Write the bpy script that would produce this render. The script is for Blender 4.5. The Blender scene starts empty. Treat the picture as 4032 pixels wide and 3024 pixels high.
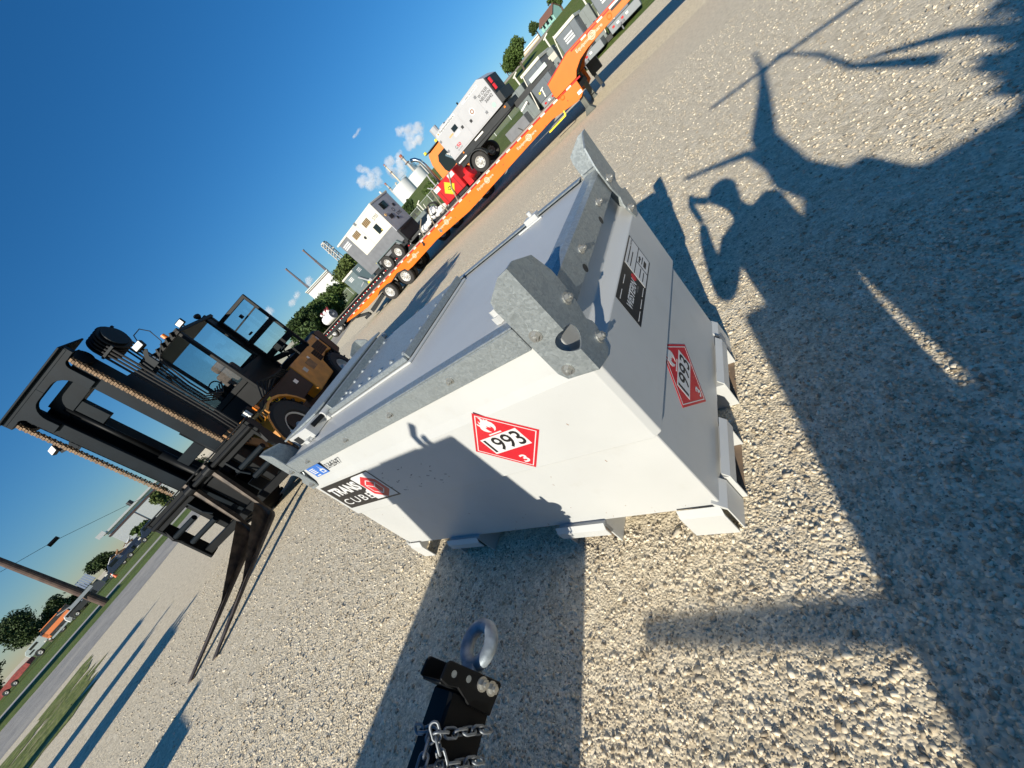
import bpy, bmesh, math, random
import numpy as np
from mathutils import Vector, Matrix

# ------------------------------------------------------------------ camera, sky, sun, exposure
scene = bpy.context.scene
COL = scene.collection
cam_d = bpy.data.cameras.new('camera'); cam = bpy.data.objects.new('camera', cam_d); COL.objects.link(cam)
CR, CU, CF = Vector((0.677625, 0.287880, -0.676720)), Vector((0.319991, 0.713099, 0.623775)), Vector((-0.662141, 0.639230, -0.391094))
CPOS = Vector((0.622529, -0.893380, 1.612742))
cam.matrix_world = Matrix(((CR.x, CU.x, -CF.x, CPOS.x), (CR.y, CU.y, -CF.y, CPOS.y), (CR.z, CU.z, -CF.z, CPOS.z), (0, 0, 0, 1)))
cam_d.sensor_width = 36; cam_d.lens = 14.3594; cam_d.clip_start = 0.02; cam_d.clip_end = 6000
scene.camera = cam
SUN_EL, SUN_ROT = math.radians(21.2), math.radians(169.5)
world = bpy.data.worlds.new('World'); scene.world = world; world.use_nodes = True
nt = world.node_tree; nt.nodes.clear()
sky = nt.nodes.new('ShaderNodeTexSky'); sky.sky_type = 'NISHITA'; sky.sun_disc = False
sky.sun_elevation = SUN_EL; sky.sun_rotation = SUN_ROT
sky.air_density = 2.0; sky.dust_density = 0.0; sky.ozone_density = 8.0; sky.altitude = 4000
bg = nt.nodes.new('ShaderNodeBackground'); bg.inputs['Strength'].default_value = 0.080
wo = nt.nodes.new('ShaderNodeOutputWorld')
hs_sky = nt.nodes.new('ShaderNodeHueSaturation'); hs_sky.inputs['Saturation'].default_value = 1.14
nt.links.new(sky.outputs[0], hs_sky.inputs['Color']); nt.links.new(hs_sky.outputs[0], bg.inputs[0]); nt.links.new(bg.outputs[0], wo.inputs[0])
sun_d = bpy.data.lights.new('sun', 'SUN'); sun_d.energy = 4.8; sun_d.angle = math.radians(0.5); sun_d.color = (1.0, 0.935, 0.81)
sun = bpy.data.objects.new('sun', sun_d); COL.objects.link(sun)
SD = Vector((math.sin(SUN_ROT) * math.cos(SUN_EL), math.cos(SUN_ROT) * math.cos(SUN_EL), math.sin(SUN_EL)))
sun.rotation_euler = SD.to_track_quat('Z', 'Y').to_euler(); sun.location = (20, -60, 40)
scene.view_settings.view_transform = 'Standard'; scene.view_settings.look = 'None'
scene.view_settings.gamma = 1.0; scene.view_settings.exposure = 0.42; scene.view_settings.use_curve_mapping = False
scene.cycles.max_bounces = 6; scene.cycles.transparent_max_bounces = 12; scene.cycles.volume_bounces = 5

rng = random.Random(7); nrg = np.random.default_rng(7)
PI = math.pi

# ------------------------------------------------------------------ materials
MATS = {}
def mat(name, col, rough=0.6, metal=0.0, var=0.0, vscale=3.0, bump=0.0, bscale=40.0, col2=None, island=False, spec=0.5, coat=0.0, dirt=0.0, dirtcol=(0.2, 0.17, 0.13)):
    if name in MATS: return MATS[name]
    m = bpy.data.materials.new(name); m.use_nodes = True; MATS[name] = m
    n = m.node_tree.nodes; l = m.node_tree.links; b = n['Principled BSDF']
    b.inputs['Roughness'].default_value = rough; b.inputs['Metallic'].default_value = metal
    b.inputs['Specular IOR Level'].default_value = spec
    if coat: b.inputs['Coat Weight'].default_value = coat; b.inputs['Coat Roughness'].default_value = 0.15
    c = (*col, 1); tc = n.new('ShaderNodeTexCoord')
    src = None
    if var > 0 or col2:
        no = n.new('ShaderNodeTexNoise'); no.inputs['Scale'].default_value = vscale; no.inputs['Detail'].default_value = 6
        l.new(tc.outputs['Object'], no.inputs['Vector'])
        mx = n.new('ShaderNodeMix'); mx.data_type = 'RGBA'
        c2 = (*col2, 1) if col2 else tuple(max(0, v * (1 - var)) for v in col) + (1,)
        c1 = c if col2 else tuple(min(1, v * (1 + var)) for v in col) + (1,)
        mx.inputs[6].default_value = c1; mx.inputs[7].default_value = c2
        if island:
            g = n.new('ShaderNodeNewGeometry'); ad = n.new('ShaderNodeMath'); ad.operation = 'ADD'
            mu = n.new('ShaderNodeMath'); mu.operation = 'MULTIPLY_ADD'; mu.inputs[1].default_value = 0.8; mu.inputs[2].default_value = -0.35
            l.new(g.outputs['Random Per Island'], mu.inputs[0]); l.new(mu.outputs[0], ad.inputs[0]); l.new(no.outputs['Fac'], ad.inputs[1]); ad.use_clamp = True
            l.new(ad.outputs[0], mx.inputs[0])
        else:
            rp = n.new('ShaderNodeMapRange'); rp.inputs[1].default_value = 0.35; rp.inputs[2].default_value = 0.65
            l.new(no.outputs['Fac'], rp.inputs[0]); l.new(rp.outputs[0], mx.inputs[0])
        src = mx.outputs[2]
    if dirt > 0:
        dn = n.new('ShaderNodeTexNoise'); dn.inputs['Scale'].default_value = 7; dn.inputs['Detail'].default_value = 10; dn.inputs['Roughness'].default_value = 0.7
        l.new(tc.outputs['Object'], dn.inputs['Vector'])
        dr = n.new('ShaderNodeMapRange'); dr.inputs[1].default_value = 0.56; dr.inputs[2].default_value = 0.78; dr.inputs[4].default_value = dirt
        l.new(dn.outputs['Fac'], dr.inputs[0])
        dm = n.new('ShaderNodeMix'); dm.data_type = 'RGBA'; dm.inputs[6].default_value = c; dm.inputs[7].default_value = (*dirtcol, 1)
        if src: l.new(src, dm.inputs[6])
        l.new(dr.outputs[0], dm.inputs[0]); src = dm.outputs[2]
    if src: l.new(src, b.inputs['Base Color'])
    else: b.inputs['Base Color'].default_value = c
    if bump > 0:
        bn = n.new('ShaderNodeTexNoise'); bn.inputs['Scale'].default_value = bscale; bn.inputs['Detail'].default_value = 8
        l.new(tc.outputs['Object'], bn.inputs['Vector'])
        bp = n.new('ShaderNodeBump'); bp.inputs['Strength'].default_value = bump; bp.inputs['Distance'].default_value = 0.01
        l.new(bn.outputs['Fac'], bp.inputs['Height']); l.new(bp.outputs[0], b.inputs['Normal'])
    return m

def galv_mat():
    m = mat('galvanised', (0.36, 0.39, 0.40), 0.42, 0.55)
    n = m.node_tree.nodes; l = m.node_tree.links; b = n['Principled BSDF']; tc = n['Texture Coordinate']
    v = n.new('ShaderNodeTexVoronoi'); v.inputs['Scale'].default_value = 120; v.inputs['Randomness'].default_value = 1
    nz = n.new('ShaderNodeTexNoise'); nz.inputs['Scale'].default_value = 30; nz.inputs['Detail'].default_value = 3
    ms = n.new('ShaderNodeVectorMath'); ms.operation = 'MULTIPLY_ADD'; ms.inputs[1].default_value = (0.05, 0.05, 0.05)
    l.new(tc.outputs['Object'], nz.inputs['Vector']); l.new(nz.outputs['Color'], ms.inputs[0]); l.new(tc.outputs['Object'], ms.inputs[2]); l.new(ms.outputs[0], v.inputs['Vector'])
    sp = n.new('ShaderNodeSeparateColor'); l.new(v.outputs['Color'], sp.inputs[0])
    mx = n.new('ShaderNodeMix'); mx.data_type = 'RGBA'; mx.inputs[6].default_value = (0.27, 0.30, 0.305, 1); mx.inputs[7].default_value = (0.36, 0.395, 0.40, 1)
    l.new(sp.outputs[0], mx.inputs[0]); l.new(mx.outputs[2], b.inputs['Base Color'])
    r = n.new('ShaderNodeMapRange'); r.inputs[3].default_value = 0.36; r.inputs[4].default_value = 0.58
    l.new(sp.outputs[1], r.inputs[0]); l.new(r.outputs[0], b.inputs['Roughness'])
    return m

def ground_mat(name, cols, scale1, bump, voro=0.0, patch=None, vs=45.0):
    """loose stone ground: two sizes of stone cells for colour and relief, broad patches of tone"""
    m = bpy.data.materials.new(name); m.use_nodes = True; MATS[name] = m
    n = m.node_tree.nodes; l = m.node_tree.links; b = n['Principled BSDF']; b.inputs['Roughness'].default_value = 0.92
    b.inputs['Specular IOR Level'].default_value = 0.2
    tc = n.new('ShaderNodeTexCoord')
    n1 = n.new('ShaderNodeTexNoise'); n1.inputs['Scale'].default_value = scale1; n1.inputs['Detail'].default_value = 9; n1.inputs['Roughness'].default_value = 0.65
    l.new(tc.outputs['Object'], n1.inputs['Vector'])
    r = n.new('ShaderNodeValToRGB'); e = r.color_ramp.elements
    e[0].position = 0.3; e[0].color = (*cols[0], 1); e[1].position = 0.7; e[1].color = (*cols[-1], 1)
    for i, c in enumerate(cols[1:-1]):
        q = e.new(0.3 + 0.4 * (i + 1) / (len(cols) - 1)); q.color = (*c, 1)
    l.new(n1.outputs['Fac'], r.inputs[0]); src = r.outputs[0]
    hs = n1.outputs['Fac']
    if voro:
        v = n.new('ShaderNodeTexVoronoi'); v.inputs['Scale'].default_value = vs
        v2 = n.new('ShaderNodeTexVoronoi'); v2.inputs['Scale'].default_value = vs * 0.37
        for q in (v, v2): l.new(tc.outputs['Object'], q.inputs['Vector'])
        s = n.new('ShaderNodeSeparateColor'); l.new(v.outputs['Color'], s.inputs[0])
        mr = n.new('ShaderNodeMapRange'); mr.inputs[3].default_value = 1 - voro; mr.inputs[4].default_value = 1 + voro * 0.6
        l.new(s.outputs[0], mr.inputs[0])
        mm = n.new('ShaderNodeMix'); mm.data_type = 'RGBA'; mm.blend_type = 'MULTIPLY'; mm.inputs[0].default_value = 1
        l.new(src, mm.inputs[6]); l.new(mr.outputs[0], mm.inputs[7]); src = mm.outputs[2]
        ad = n.new('ShaderNodeMath'); ad.operation = 'ADD'; l.new(v.outputs['Distance'], ad.inputs[0]); l.new(v2.outputs['Distance'], ad.inputs[1])
        ad2 = n.new('ShaderNodeMath'); ad2.operation = 'SUBTRACT'; l.new(hs, ad2.inputs[0]); l.new(ad.outputs[0], ad2.inputs[1]); hs = ad2.outputs[0]
    if patch:
        pn = n.new('ShaderNodeTexNoise'); pn.inputs['Scale'].default_value = patch[1]; pn.inputs['Detail'].default_value = 5
        l.new(tc.outputs['Object'], pn.inputs['Vector'])
        pr = n.new('ShaderNodeMapRange'); pr.inputs[1].default_value = 0.45; pr.inputs[2].default_value = 0.7; pr.inputs[4].default_value = patch[2]
        l.new(pn.outputs['Fac'], pr.inputs[0])
        pm = n.new('ShaderNodeMix'); pm.data_type = 'RGBA'; l.new(pr.outputs[0], pm.inputs[0]); l.new(src, pm.inputs[6]); pm.inputs[7].default_value = (*patch[0], 1)
        src = pm.outputs[2]
    l.new(src, b.inputs['Base Color'])
    bp = n.new('ShaderNodeBump'); bp.inputs['Strength'].default_value = bump; bp.inputs['Distance'].default_value = 0.02
    l.new(hs, bp.inputs['Height']); l.new(bp.outputs[0], b.inputs['Normal'])
    return m

def glass_mat(name, col, alpha):
    m = bpy.data.materials.new(name); m.use_nodes = True; MATS[name] = m
    n = m.node_tree.nodes; l = m.node_tree.links; n.clear()
    o = n.new('ShaderNodeOutputMaterial'); t = n.new('ShaderNodeBsdfTransparent'); g = n.new('ShaderNodeBsdfGlossy'); g.inputs['Roughness'].default_value = 0.03
    f = n.new('ShaderNodeFresnel'); f.inputs['IOR'].default_value = 1.45; t.inputs[0].default_value = (*col, 1)
    x = n.new('ShaderNodeMixShader'); l.new(f.outputs[0], x.inputs[0]); l.new(t.outputs[0], x.inputs[1]); l.new(g.outputs[0], x.inputs[2]); l.new(x.outputs[0], o.inputs[0])
    return m

GALV = galv_mat()
WHITE = mat('white_paint', (0.485, 0.492, 0.478), 0.40, var=0.035, vscale=2.5, dirt=0.22, dirtcol=(0.36, 0.33, 0.27), spec=0.4, bump=0.05, bscale=5)
STEEL = mat('zinc_bolt', (0.50, 0.50, 0.47), 0.35, 0.8)
BLACKV = mat('black_vinyl', (0.015, 0.013, 0.012), 0.45)
REDV = mat('red_vinyl', (0.50, 0.016, 0.024), 0.42, var=0.06, vscale=9)
WHITEV = mat('white_vinyl', (0.60, 0.60, 0.59), 0.4)
BLUEV = mat('blue_vinyl', (0.03, 0.14, 0.48), 0.4)
YELV = mat('yellow_vinyl', (0.85, 0.68, 0.02), 0.45)
BLACK = mat('black_paint', (0.005, 0.006, 0.007), 0.5, var=0.25, vscale=5, dirt=0.12, dirtcol=(0.03, 0.026, 0.023), spec=0.18)
BLACKM = mat('mast_paint', (0.0045, 0.0085, 0.0125), 0.5, var=0.2, vscale=4, dirt=0.10, dirtcol=(0.025, 0.025, 0.023), spec=0.16)
RUBBER = mat('rubber', (0.018, 0.018, 0.018), 0.85, bump=0.3, bscale=60)
TYRE = mat('worn_tyre', (0.030, 0.028, 0.026), 0.85, bump=0.3, bscale=40, dirt=0.5, dirtcol=(0.13, 0.11, 0.09))
RIM = mat('wheel_rim', (0.50, 0.49, 0.46), 0.45, 0.3, dirt=0.4, dirtcol=(0.2, 0.17, 0.13))
AMBERP = mat('ochre_machine_paint', (0.48, 0.19, 0.014), 0.45, var=0.2, vscale=4, dirt=0.3, dirtcol=(0.12, 0.06, 0.02))
ORANGE = mat('orange_paint', (0.74, 0.16, 0.008), 0.42, var=0.06, vscale=1.5, dirt=0.06, dirtcol=(0.4, 0.12, 0.03))
CABOR = mat('cab_orange', (0.80, 0.23, 0.05), 0.35, var=0.05)
CHAINM = mat('rusty_chain', (0.23, 0.15, 0.085), 0.7, 0.3, col2=(0.12, 0.075, 0.04), vscale=20)
RUST = mat('rusted_steel', (0.20, 0.105, 0.05), 0.7, 0.2, col2=(0.32, 0.17, 0.07), vscale=9)
FORKM = mat('worn_fork_steel', (0.15, 0.115, 0.085), 0.6, 0.1, col2=(0.05, 0.04, 0.032), vscale=6)
LAMP = mat('lamp_lens', (0.80, 0.80, 0.76), 0.2)
AMBER = mat('amber_lens', (0.85, 0.22, 0.02), 0.25)
REDL = mat('red_reflector', (0.50, 0.015, 0.012), 0.35)
REFW = mat('white_reflector', (0.82, 0.78, 0.70), 0.4)
GLASS = glass_mat('tinted_glass', (0.86, 0.90, 0.91), 0.2)
DGLASS = mat('dark_glass', (0.01, 0.014, 0.014), 0.06)
WOOD = mat('weathered_deck_wood', (0.26, 0.20, 0.16), 0.85, col2=(0.15, 0.11, 0.085), vscale=9)
GREY1 = mat('compressor_grey', (0.115, 0.135, 0.15), 0.5, var=0.06)
GREY2 = mat('panel_grey', (0.165, 0.17, 0.18), 0.5, var=0.1, dirt=0.2, dirtcol=(0.26, 0.25, 0.24))
LGREY = mat('light_grey_panel', (0.42, 0.42, 0.425), 0.42, var=0.03, dirt=0.06)
CREAM = mat('cream_panel', (0.66, 0.63, 0.53), 0.45, var=0.02)
DARKF = mat('dark_frame', (0.018, 0.020, 0.021), 0.55, var=0.2)
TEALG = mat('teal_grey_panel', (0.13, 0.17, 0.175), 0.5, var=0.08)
REDP = mat('red_paint', (0.52, 0.012, 0.014), 0.4, var=0.08)
CHROME = mat('chrome', (0.62, 0.62, 0.6), 0.22, 1.0)
LOUVRE = mat('louvre_tan', (0.33, 0.22, 0.10), 0.6)
TARP = mat('white_tarp', (0.78, 0.77, 0.74), 0.6, bump=0.6, bscale=14)
STRAPM = mat('webbing_strap', (0.24, 0.20, 0.14), 0.8)
BARK = mat('bark', (0.10, 0.08, 0.06), 0.9, var=0.3, vscale=6, bump=0.6, bscale=25)
POLEW = mat('creosoted_pole', (0.115, 0.075, 0.055), 0.85, col2=(0.06, 0.035, 0.03), vscale=3)
SKIN = mat('skin', (0.45, 0.27, 0.19), 0.55)
CLOTH = mat('work_shirt', (0.05, 0.07, 0.12), 0.85)
CONC = mat('pale_concrete', (0.42, 0.39, 0.34), 0.9, var=0.1, vscale=2)
TANKW = mat('tank_white', (0.62, 0.63, 0.62), 0.5, var=0.05, vscale=0.2)
WALLW = mat('white_cladding', (0.75, 0.75, 0.72), 0.6, var=0.03)
STACKM = mat('stack_steel', (0.42, 0.40, 0.37), 0.55, 0.2)
LATTICE = mat('lattice_rust', (0.16, 0.11, 0.10), 0.7)

# ------------------------------------------------------------------ mesh building
class MB:
    def __init__(s): s.v = []; s.f = []
    def add(s, vs, fs):
        o = len(s.v); s.v += [tuple(p) for p in vs]; s.f += [tuple(i + o for i in f) for f in fs]; return s
    def box(s, a, b, m=None):
        (x0, y0, z0), (x1, y1, z1) = a, b
        vs = [(x0, y0, z0), (x1, y0, z0), (x1, y1, z0), (x0, y1, z0), (x0, y0, z1), (x1, y0, z1), (x1, y1, z1), (x0, y1, z1)]
        if m is not None: vs = [m @ Vector(p) for p in vs]
        return s.add(vs, [(0, 3, 2, 1), (4, 5, 6, 7), (0, 1, 5, 4), (1, 2, 6, 5), (2, 3, 7, 6), (3, 0, 4, 7)])
    def bar(s, p, q, w, h=None, up=(0, 0, 1)):
        """rectangular bar from p to q: w across, h along up"""
        p, q = Vector(p), Vector(q); h = h or w; d = (q - p).normalized(); u = Vector(up)
        if abs(d.dot(u)) > 0.98: u = Vector((1, 0, 0))
        x = d.cross(u).normalized(); u = x.cross(d)
        vs = [e + x * i * w / 2 + u * j * h / 2 for e in (p, q) for i, j in ((-1, -1), (1, -1), (1, 1), (-1, 1))]
        return s.add(vs, [(0, 3, 2, 1), (4, 5, 6, 7), (0, 1, 5, 4), (1, 2, 6, 5), (2, 3, 7, 6), (3, 0, 4, 7)])
    def cyl(s, p, q, r0, r1=None, n=12, cap=True):
        p, q = Vector(p), Vector(q); r1 = r0 if r1 is None else r1; d = (q - p).normalized()
        a = d.orthogonal().normalized(); b = d.cross(a)
        vs = []
        for e, r in ((p, r0), (q, r1)):
            vs += [e + (a * math.cos(2 * PI * i / n) + b * math.sin(2 * PI * i / n)) * r for i in range(n)]
        fs = [(i, (i + 1) % n, n + (i + 1) % n, n + i) for i in range(n)]
        if cap: fs += [tuple(range(n - 1, -1, -1)), tuple(range(n, 2 * n))]
        return s.add(vs, fs)
    def tube(s, pts, r, n=8, closed=False):
        pts = [Vector(p) for p in pts]; k = len(pts); rs = r if isinstance(r, (list, tuple)) else [r] * k
        vs = []; pa = None
        for i, p in enumerate(pts):
            d = (pts[(i + 1) % k if closed else min(i + 1, k - 1)] - pts[i - 1 if (i or closed) else 0]).normalized()
            a = d.orthogonal().normalized() if pa is None else (pa - d * pa.dot(d)).normalized()
            pa = a; b = d.cross(a)
            vs += [p + (a * math.cos(2 * PI * j / n) + b * math.sin(2 * PI * j / n)) * rs[i] for j in range(n)]
        fs = []
        for i in range(k if closed else k - 1):
            o, q = i * n, ((i + 1) % k) * n
            fs += [(o + j, o + (j + 1) % n, q + (j + 1) % n, q + j) for j in range(n)]
        if not closed: fs += [tuple(range(n - 1, -1, -1)), tuple((k - 1) * n + j for j in range(n))]
        return s.add(vs, fs)
    def prism(s, poly, o, ex, ey, dep):
        """extrude the polygon (2-D, in o + ex*a + ey*b) by the vector dep"""
        o, ex, ey, dep = Vector(o), Vector(ex), Vector(ey), Vector(dep); n = len(poly)
        vs = [o + ex * a + ey * b for a, b in poly]; vs += [p + dep for p in vs]
        return s.add(vs, [tuple(range(n - 1, -1, -1)), tuple(range(n, 2 * n))] + [(i, (i + 1) % n, n + (i + 1) % n, n + i) for i in range(n)])
    def holed(s, outer, hole, o, ex, ey, dep):
        """plate with one hole: outer and hole are polygons with the same number of points"""
        o, ex, ey, dep = Vector(o), Vector(ex), Vector(ey), Vector(dep); n = len(outer)
        A = [o + ex * a + ey * b for a, b in outer]; B = [o + ex * a + ey * b for a, b in hole]
        vs = A + B + [p + dep for p in A] + [p + dep for p in B]; fs = []
        for i in range(n):
            j = (i + 1) % n
            fs += [(i, n + i, n + j, j), (2 * n + i, 2 * n + j, 3 * n + j, 3 * n + i), (i, j, 2 * n + j, 2 * n + i), (n + i, 3 * n + i, 3 * n + j, n + j)]
        return s.add(vs, fs)
    def lathe(s, prof, o, ax, n=24):
        """profile of (radius, height) turned about the axis ax through o"""
        o, d = Vector(o), Vector(ax).normalized(); a = d.orthogonal().normalized(); b = d.cross(a); k = len(prof)
        vs = [o + d * h + (a * math.cos(2 * PI * i / n) + b * math.sin(2 * PI * i / n)) * r for i in range(n) for r, h in prof]
        return s.add(vs, [(i * k + j, i * k + j + 1, ((i + 1) % n) * k + j + 1, ((i + 1) % n) * k + j) for i in range(n) for j in range(k - 1)])
    def ball(s, c, r, n=8, m=6, sq=(1, 1, 1)):
        c = Vector(c); vs = [c + Vector((0, 0, r * sq[2]))]
        for i in range(1, m):
            t = PI * i / m
            vs += [c + Vector((r * sq[0] * math.sin(t) * math.cos(2 * PI * j / n), r * sq[1] * math.sin(t) * math.sin(2 * PI * j / n), r * sq[2] * math.cos(t))) for j in range(n)]
        vs.append(c - Vector((0, 0, r * sq[2]))); fs = [(0, 1 + j, 1 + (j + 1) % n) for j in range(n)]
        for i in range(m - 2):
            o = 1 + i * n; fs += [(o + j, o + n + j, o + n + (j + 1) % n, o + (j + 1) % n) for j in range(n)]
        o = 1 + (m - 2) * n; fs += [(o + j, len(vs) - 1, o + (j + 1) % n) for j in range(n)]
        return s.add(vs, fs)
    def mesh(s, name):
        me = bpy.data.meshes.new(name); me.from_pydata(s.v, [], s.f); me.update()
        bm = bmesh.new(); bm.from_mesh(me); bmesh.ops.recalc_face_normals(bm, faces=bm.faces); bm.to_mesh(me); bm.free()
        return me
    def build(s, name, m, parent=None, bev=0.0, smooth=False, seg=1):
        return put(name, s.mesh(name), m, parent, bev, smooth, seg)

def put(name, me, m, parent=None, bev=0.0, smooth=False, seg=1):
    o = bpy.data.objects.new(name, me); COL.objects.link(o)
    if m and not me.materials: me.materials.append(m)
    if parent: o.parent = parent
    if smooth: me.polygons.foreach_set('use_smooth', [True] * len(me.polygons))
    if bev > 0:
        b = o.modifiers.new('bevel', 'BEVEL'); b.width = bev; b.segments = seg; b.limit_method = 'ANGLE'; b.angle_limit = math.radians(35)
    return o

def tag(o, label, cat, group=None):
    o['label'] = label; o['category'] = cat
    if group: o['group'] = group
    return o
def thing(name, label, cat, loc=(0, 0, 0), rz=0.0, group=None):
    o = bpy.data.objects.new(name, None); COL.objects.link(o); o.empty_display_size = 0.3
    o.location = loc; o.rotation_euler = (0, 0, rz)
    return tag(o, label, cat, group)
def struct(o, kind='structure'): o['kind'] = kind; return o
def kids(o): return [c for c in COL.objects if c.parent is o]
def dup(o, label, loc=None, rz=None, parent=None):
    c = o.copy(); COL.objects.link(c)
    if parent: c.parent = parent
    if loc is not None: c.location = loc
    if rz is not None: c.rotation_euler = (0, 0, rz)
    if label: c['label'] = label
    for k in kids(o): dup(k, None, parent=c)
    return c

def text_mesh(txt, o, ex, ey, w=None, h=1.0, bold=0.0, shear=0.0, space=1.0, depth=0.0012, align='LEFT'):
    """flat lettering as a mesh: cap height h, stretched to the width w, baseline at o running along ex"""
    cu = bpy.data.curves.new('lettering', 'FONT'); cu.body = txt; cu.size = 1.0; cu.offset = bold; cu.shear = shear; cu.space_character = space; cu.resolution_u = 3
    ob = bpy.data.objects.new('lettering', cu); COL.objects.link(ob)
    dg = bpy.context.evaluated_depsgraph_get(); me = bpy.data.meshes.new_from_object(ob.evaluated_get(dg))
    bpy.data.objects.remove(ob); bpy.data.curves.remove(cu)
    co = np.empty(len(me.vertices) * 3); me.vertices.foreach_get('co', co); co = co.reshape(-1, 3)
    x0, x1 = co[:, 0].min(), co[:, 0].max(); capt = 0.70
    sy = h / capt; sx = (w / (x1 - x0)) if w else sy
    if w is None: w = (x1 - x0) * sy
    X = (co[:, 0] - x0) * sx - (w / 2 if align == 'CENTER' else 0); Y = co[:, 1] * sy
    o, ex, ey = np.array(o, float), np.array(ex, float), np.array(ey, float); nrm = np.cross(ex, ey)
    P = o + X[:, None] * ex + Y[:, None] * ey + nrm * depth
    me.vertices.foreach_set('co', P.astype(np.float32).ravel()); me.materials.clear(); me.update()
    return me
def letter(name, txt, m, parent, o, ex, ey, **k): return put(name, text_mesh(txt, o, ex, ey, **k), m, parent)
def flat(name, poly, m, parent, o, ex, ey, lift=0.0012, th=0.0008):
    """a sticker: polygon in the plane o + ex*a + ey*b with a little thickness, standing lift proud"""
    o, ex, ey = Vector(o), Vector(ex), Vector(ey); nn = ex.cross(ey).normalized()
    return MB().prism(poly, o + nn * (lift - th), ex, ey, nn * th).build(name, m, parent)
def rect(a, b, c, d): return [(a, b), (c, b), (c, d), (a, d)]
def circ(cx, cy, r, n=20, a0=0.0): return [(cx + r * math.cos(a0 + 2 * PI * i / n), cy + r * math.sin(a0 + 2 * PI * i / n)) for i in range(n)]

def wheel(parent, c, ax, r, w, rim_r, name='wheel', holes=8, hubr=0.3, knob=0, tm=None):
    """tyre with a dished steel rim as its sub-part; ax points outward"""
    c, ax = Vector(c), Vector(ax).normalized(); p = w / 2; k = r * 0.06
    mb = MB().lathe([(rim_r, -p * .8), (rim_r + k, -p), (r - 2 * k, -p), (r - k * .5, -p * .82), (r, -p * .5), (r, p * .5), (r - k * .5, p * .82), (r - 2 * k, p), (rim_r + k, p), (rim_r, p * .8), (rim_r * .98, p * .3)], c, ax, 36)
    if knob:
        a = ax.orthogonal().normalized(); b = ax.cross(a)
        for i in range(knob):
            for sgn in (-1, 1):
                t = 2 * PI * (i + (0.25 if sgn > 0 else -0.25)) / knob; d = a * math.cos(t) + b * math.sin(t); tg = ax.cross(d)
                mb.bar(c + d * (r + .005) + ax * sgn * p * .04, c + d * (r + .005) + ax * sgn * p * .98 + tg * sgn * r * .1, r * .075, r * .07, up=d)
    t = mb.build(name, tm or TYRE, parent, smooth=False)
    R = MB().lathe([(rim_r, p * .86), (rim_r * .93, p * .86), (rim_r * .86, p * .45), (rim_r * .62, p * .30), (rim_r * .52, p * .42), (hubr * rim_r * 1.25, p * .42), (hubr * rim_r * 1.2, p * .8), (hubr * rim_r * .8, p * .95), (0.001, p * .95)], c, ax, 28).build('rim', RIM, t, smooth=True)
    if holes:
        a = ax.orthogonal().normalized(); b = ax.cross(a); mh = MB()
        for i in range(holes):
            th = 2 * PI * i / holes; d = a * math.cos(th) + b * math.sin(th); q = c + d * rim_r * .72
            mh.cyl(q + ax * p * .32, q + ax * p * .42, rim_r * .085, n=8)
        mh.build('vent_hole', DARKF, t)
    return t

# ------------------------------------------------------------------ the ground
YK = [(-400, 0), (17, 0), (28, .8), (45, 1.8), (73, 2.8), (145, 12), (180, 14.6), (420, 16), (1500, 18)]
def gz(y):
    for (a, za), (b, zb) in zip(YK, YK[1:]):
        if y <= b: return za + (zb - za) * max(0, (y - a)) / (b - a)
    return YK[-1][1]
def sheet(name, poly_rows, m, lift, kind='structure'):
    """ground sheet following the terrain: rows of (y, x0, x1)"""
    ys = sorted(set([r[0] for r in poly_rows] + [k[0] for k in YK if poly_rows[0][0] < k[0] < poly_rows[-1][0]]))
    mb = MB(); vs = []
    for y in ys:
        x0 = np.interp(y, [r[0] for r in poly_rows], [r[1] for r in poly_rows]); x1 = np.interp(y, [r[0] for r in poly_rows], [r[2] for r in poly_rows])
        vs += [(x0, y, gz(y) + lift), (x1, y, gz(y) + lift)]
    mb.add(vs, [(2 * i, 2 * i + 1, 2 * i + 3, 2 * i + 2) for i in range(len(ys) - 1)])
    o = mb.build(name, m); o['kind'] = kind; return o
GRAVEL = ground_mat('crushed_limestone', [(0.46, 0.375, 0.25), (0.68, 0.575, 0.40), (0.79, 0.68, 0.49), (0.88, 0.775, 0.585)], 11, 0.32, 0.28, ((0.66, 0.565, 0.41), 0.30, 0.30), vs=85)
GRASSM = ground_mat('mown_grass', [(0.065, 0.105, 0.018), (0.115, 0.165, 0.03), (0.19, 0.21, 0.055)], 1.2, 0.9, 0.4, ((0.15, 0.14, 0.05), 0.08, 0.5), vs=9)
ASPH = ground_mat('worn_asphalt', [(0.26, 0.245, 0.22), (0.34, 0.32, 0.285), (0.44, 0.405, 0.35)], 2.5, 0.3, 0.2, ((0.54, 0.48, 0.39), 0.22, 0.6))
CONCM = ground_mat('concrete_slab', [(0.40, 0.37, 0.31), (0.48, 0.44, 0.37)], 2.0, 0.3)
DIRTM = ground_mat('tan_earth', [(0.36, 0.30, 0.22), (0.48, 0.41, 0.31)], 0.4, 0.6)
gy = [-400, -60, -12, 17, 28, 45, 73, 145, 180, 420, 1500]; gx = [-1500, -200, -60, -12, 12, 60, 300, 900]
gm = MB(); gm.add([(x, y, gz(y)) for y in gy for x in gx], [(j * 8 + i, j * 8 + i + 1, j * 8 + i + 9, j * 8 + i + 8) for j in range(len(gy) - 1) for i in range(7)])
struct(gm.build('ground', GRAVEL))
sheet('grass_field', [(27.5, -9.6, 60), (29, -75, 80), (45, -95, 120), (73, -150, 200), (1200, -900, 700)], GRASSM, .006)
sheet('dirt_bank', [(150, -145, -108), (168, -160, -116)], DIRTM, .014)
sheet('dirt_bank', [(136, -62, -36), (146, -66, -34)], DIRTM, .014)
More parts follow.
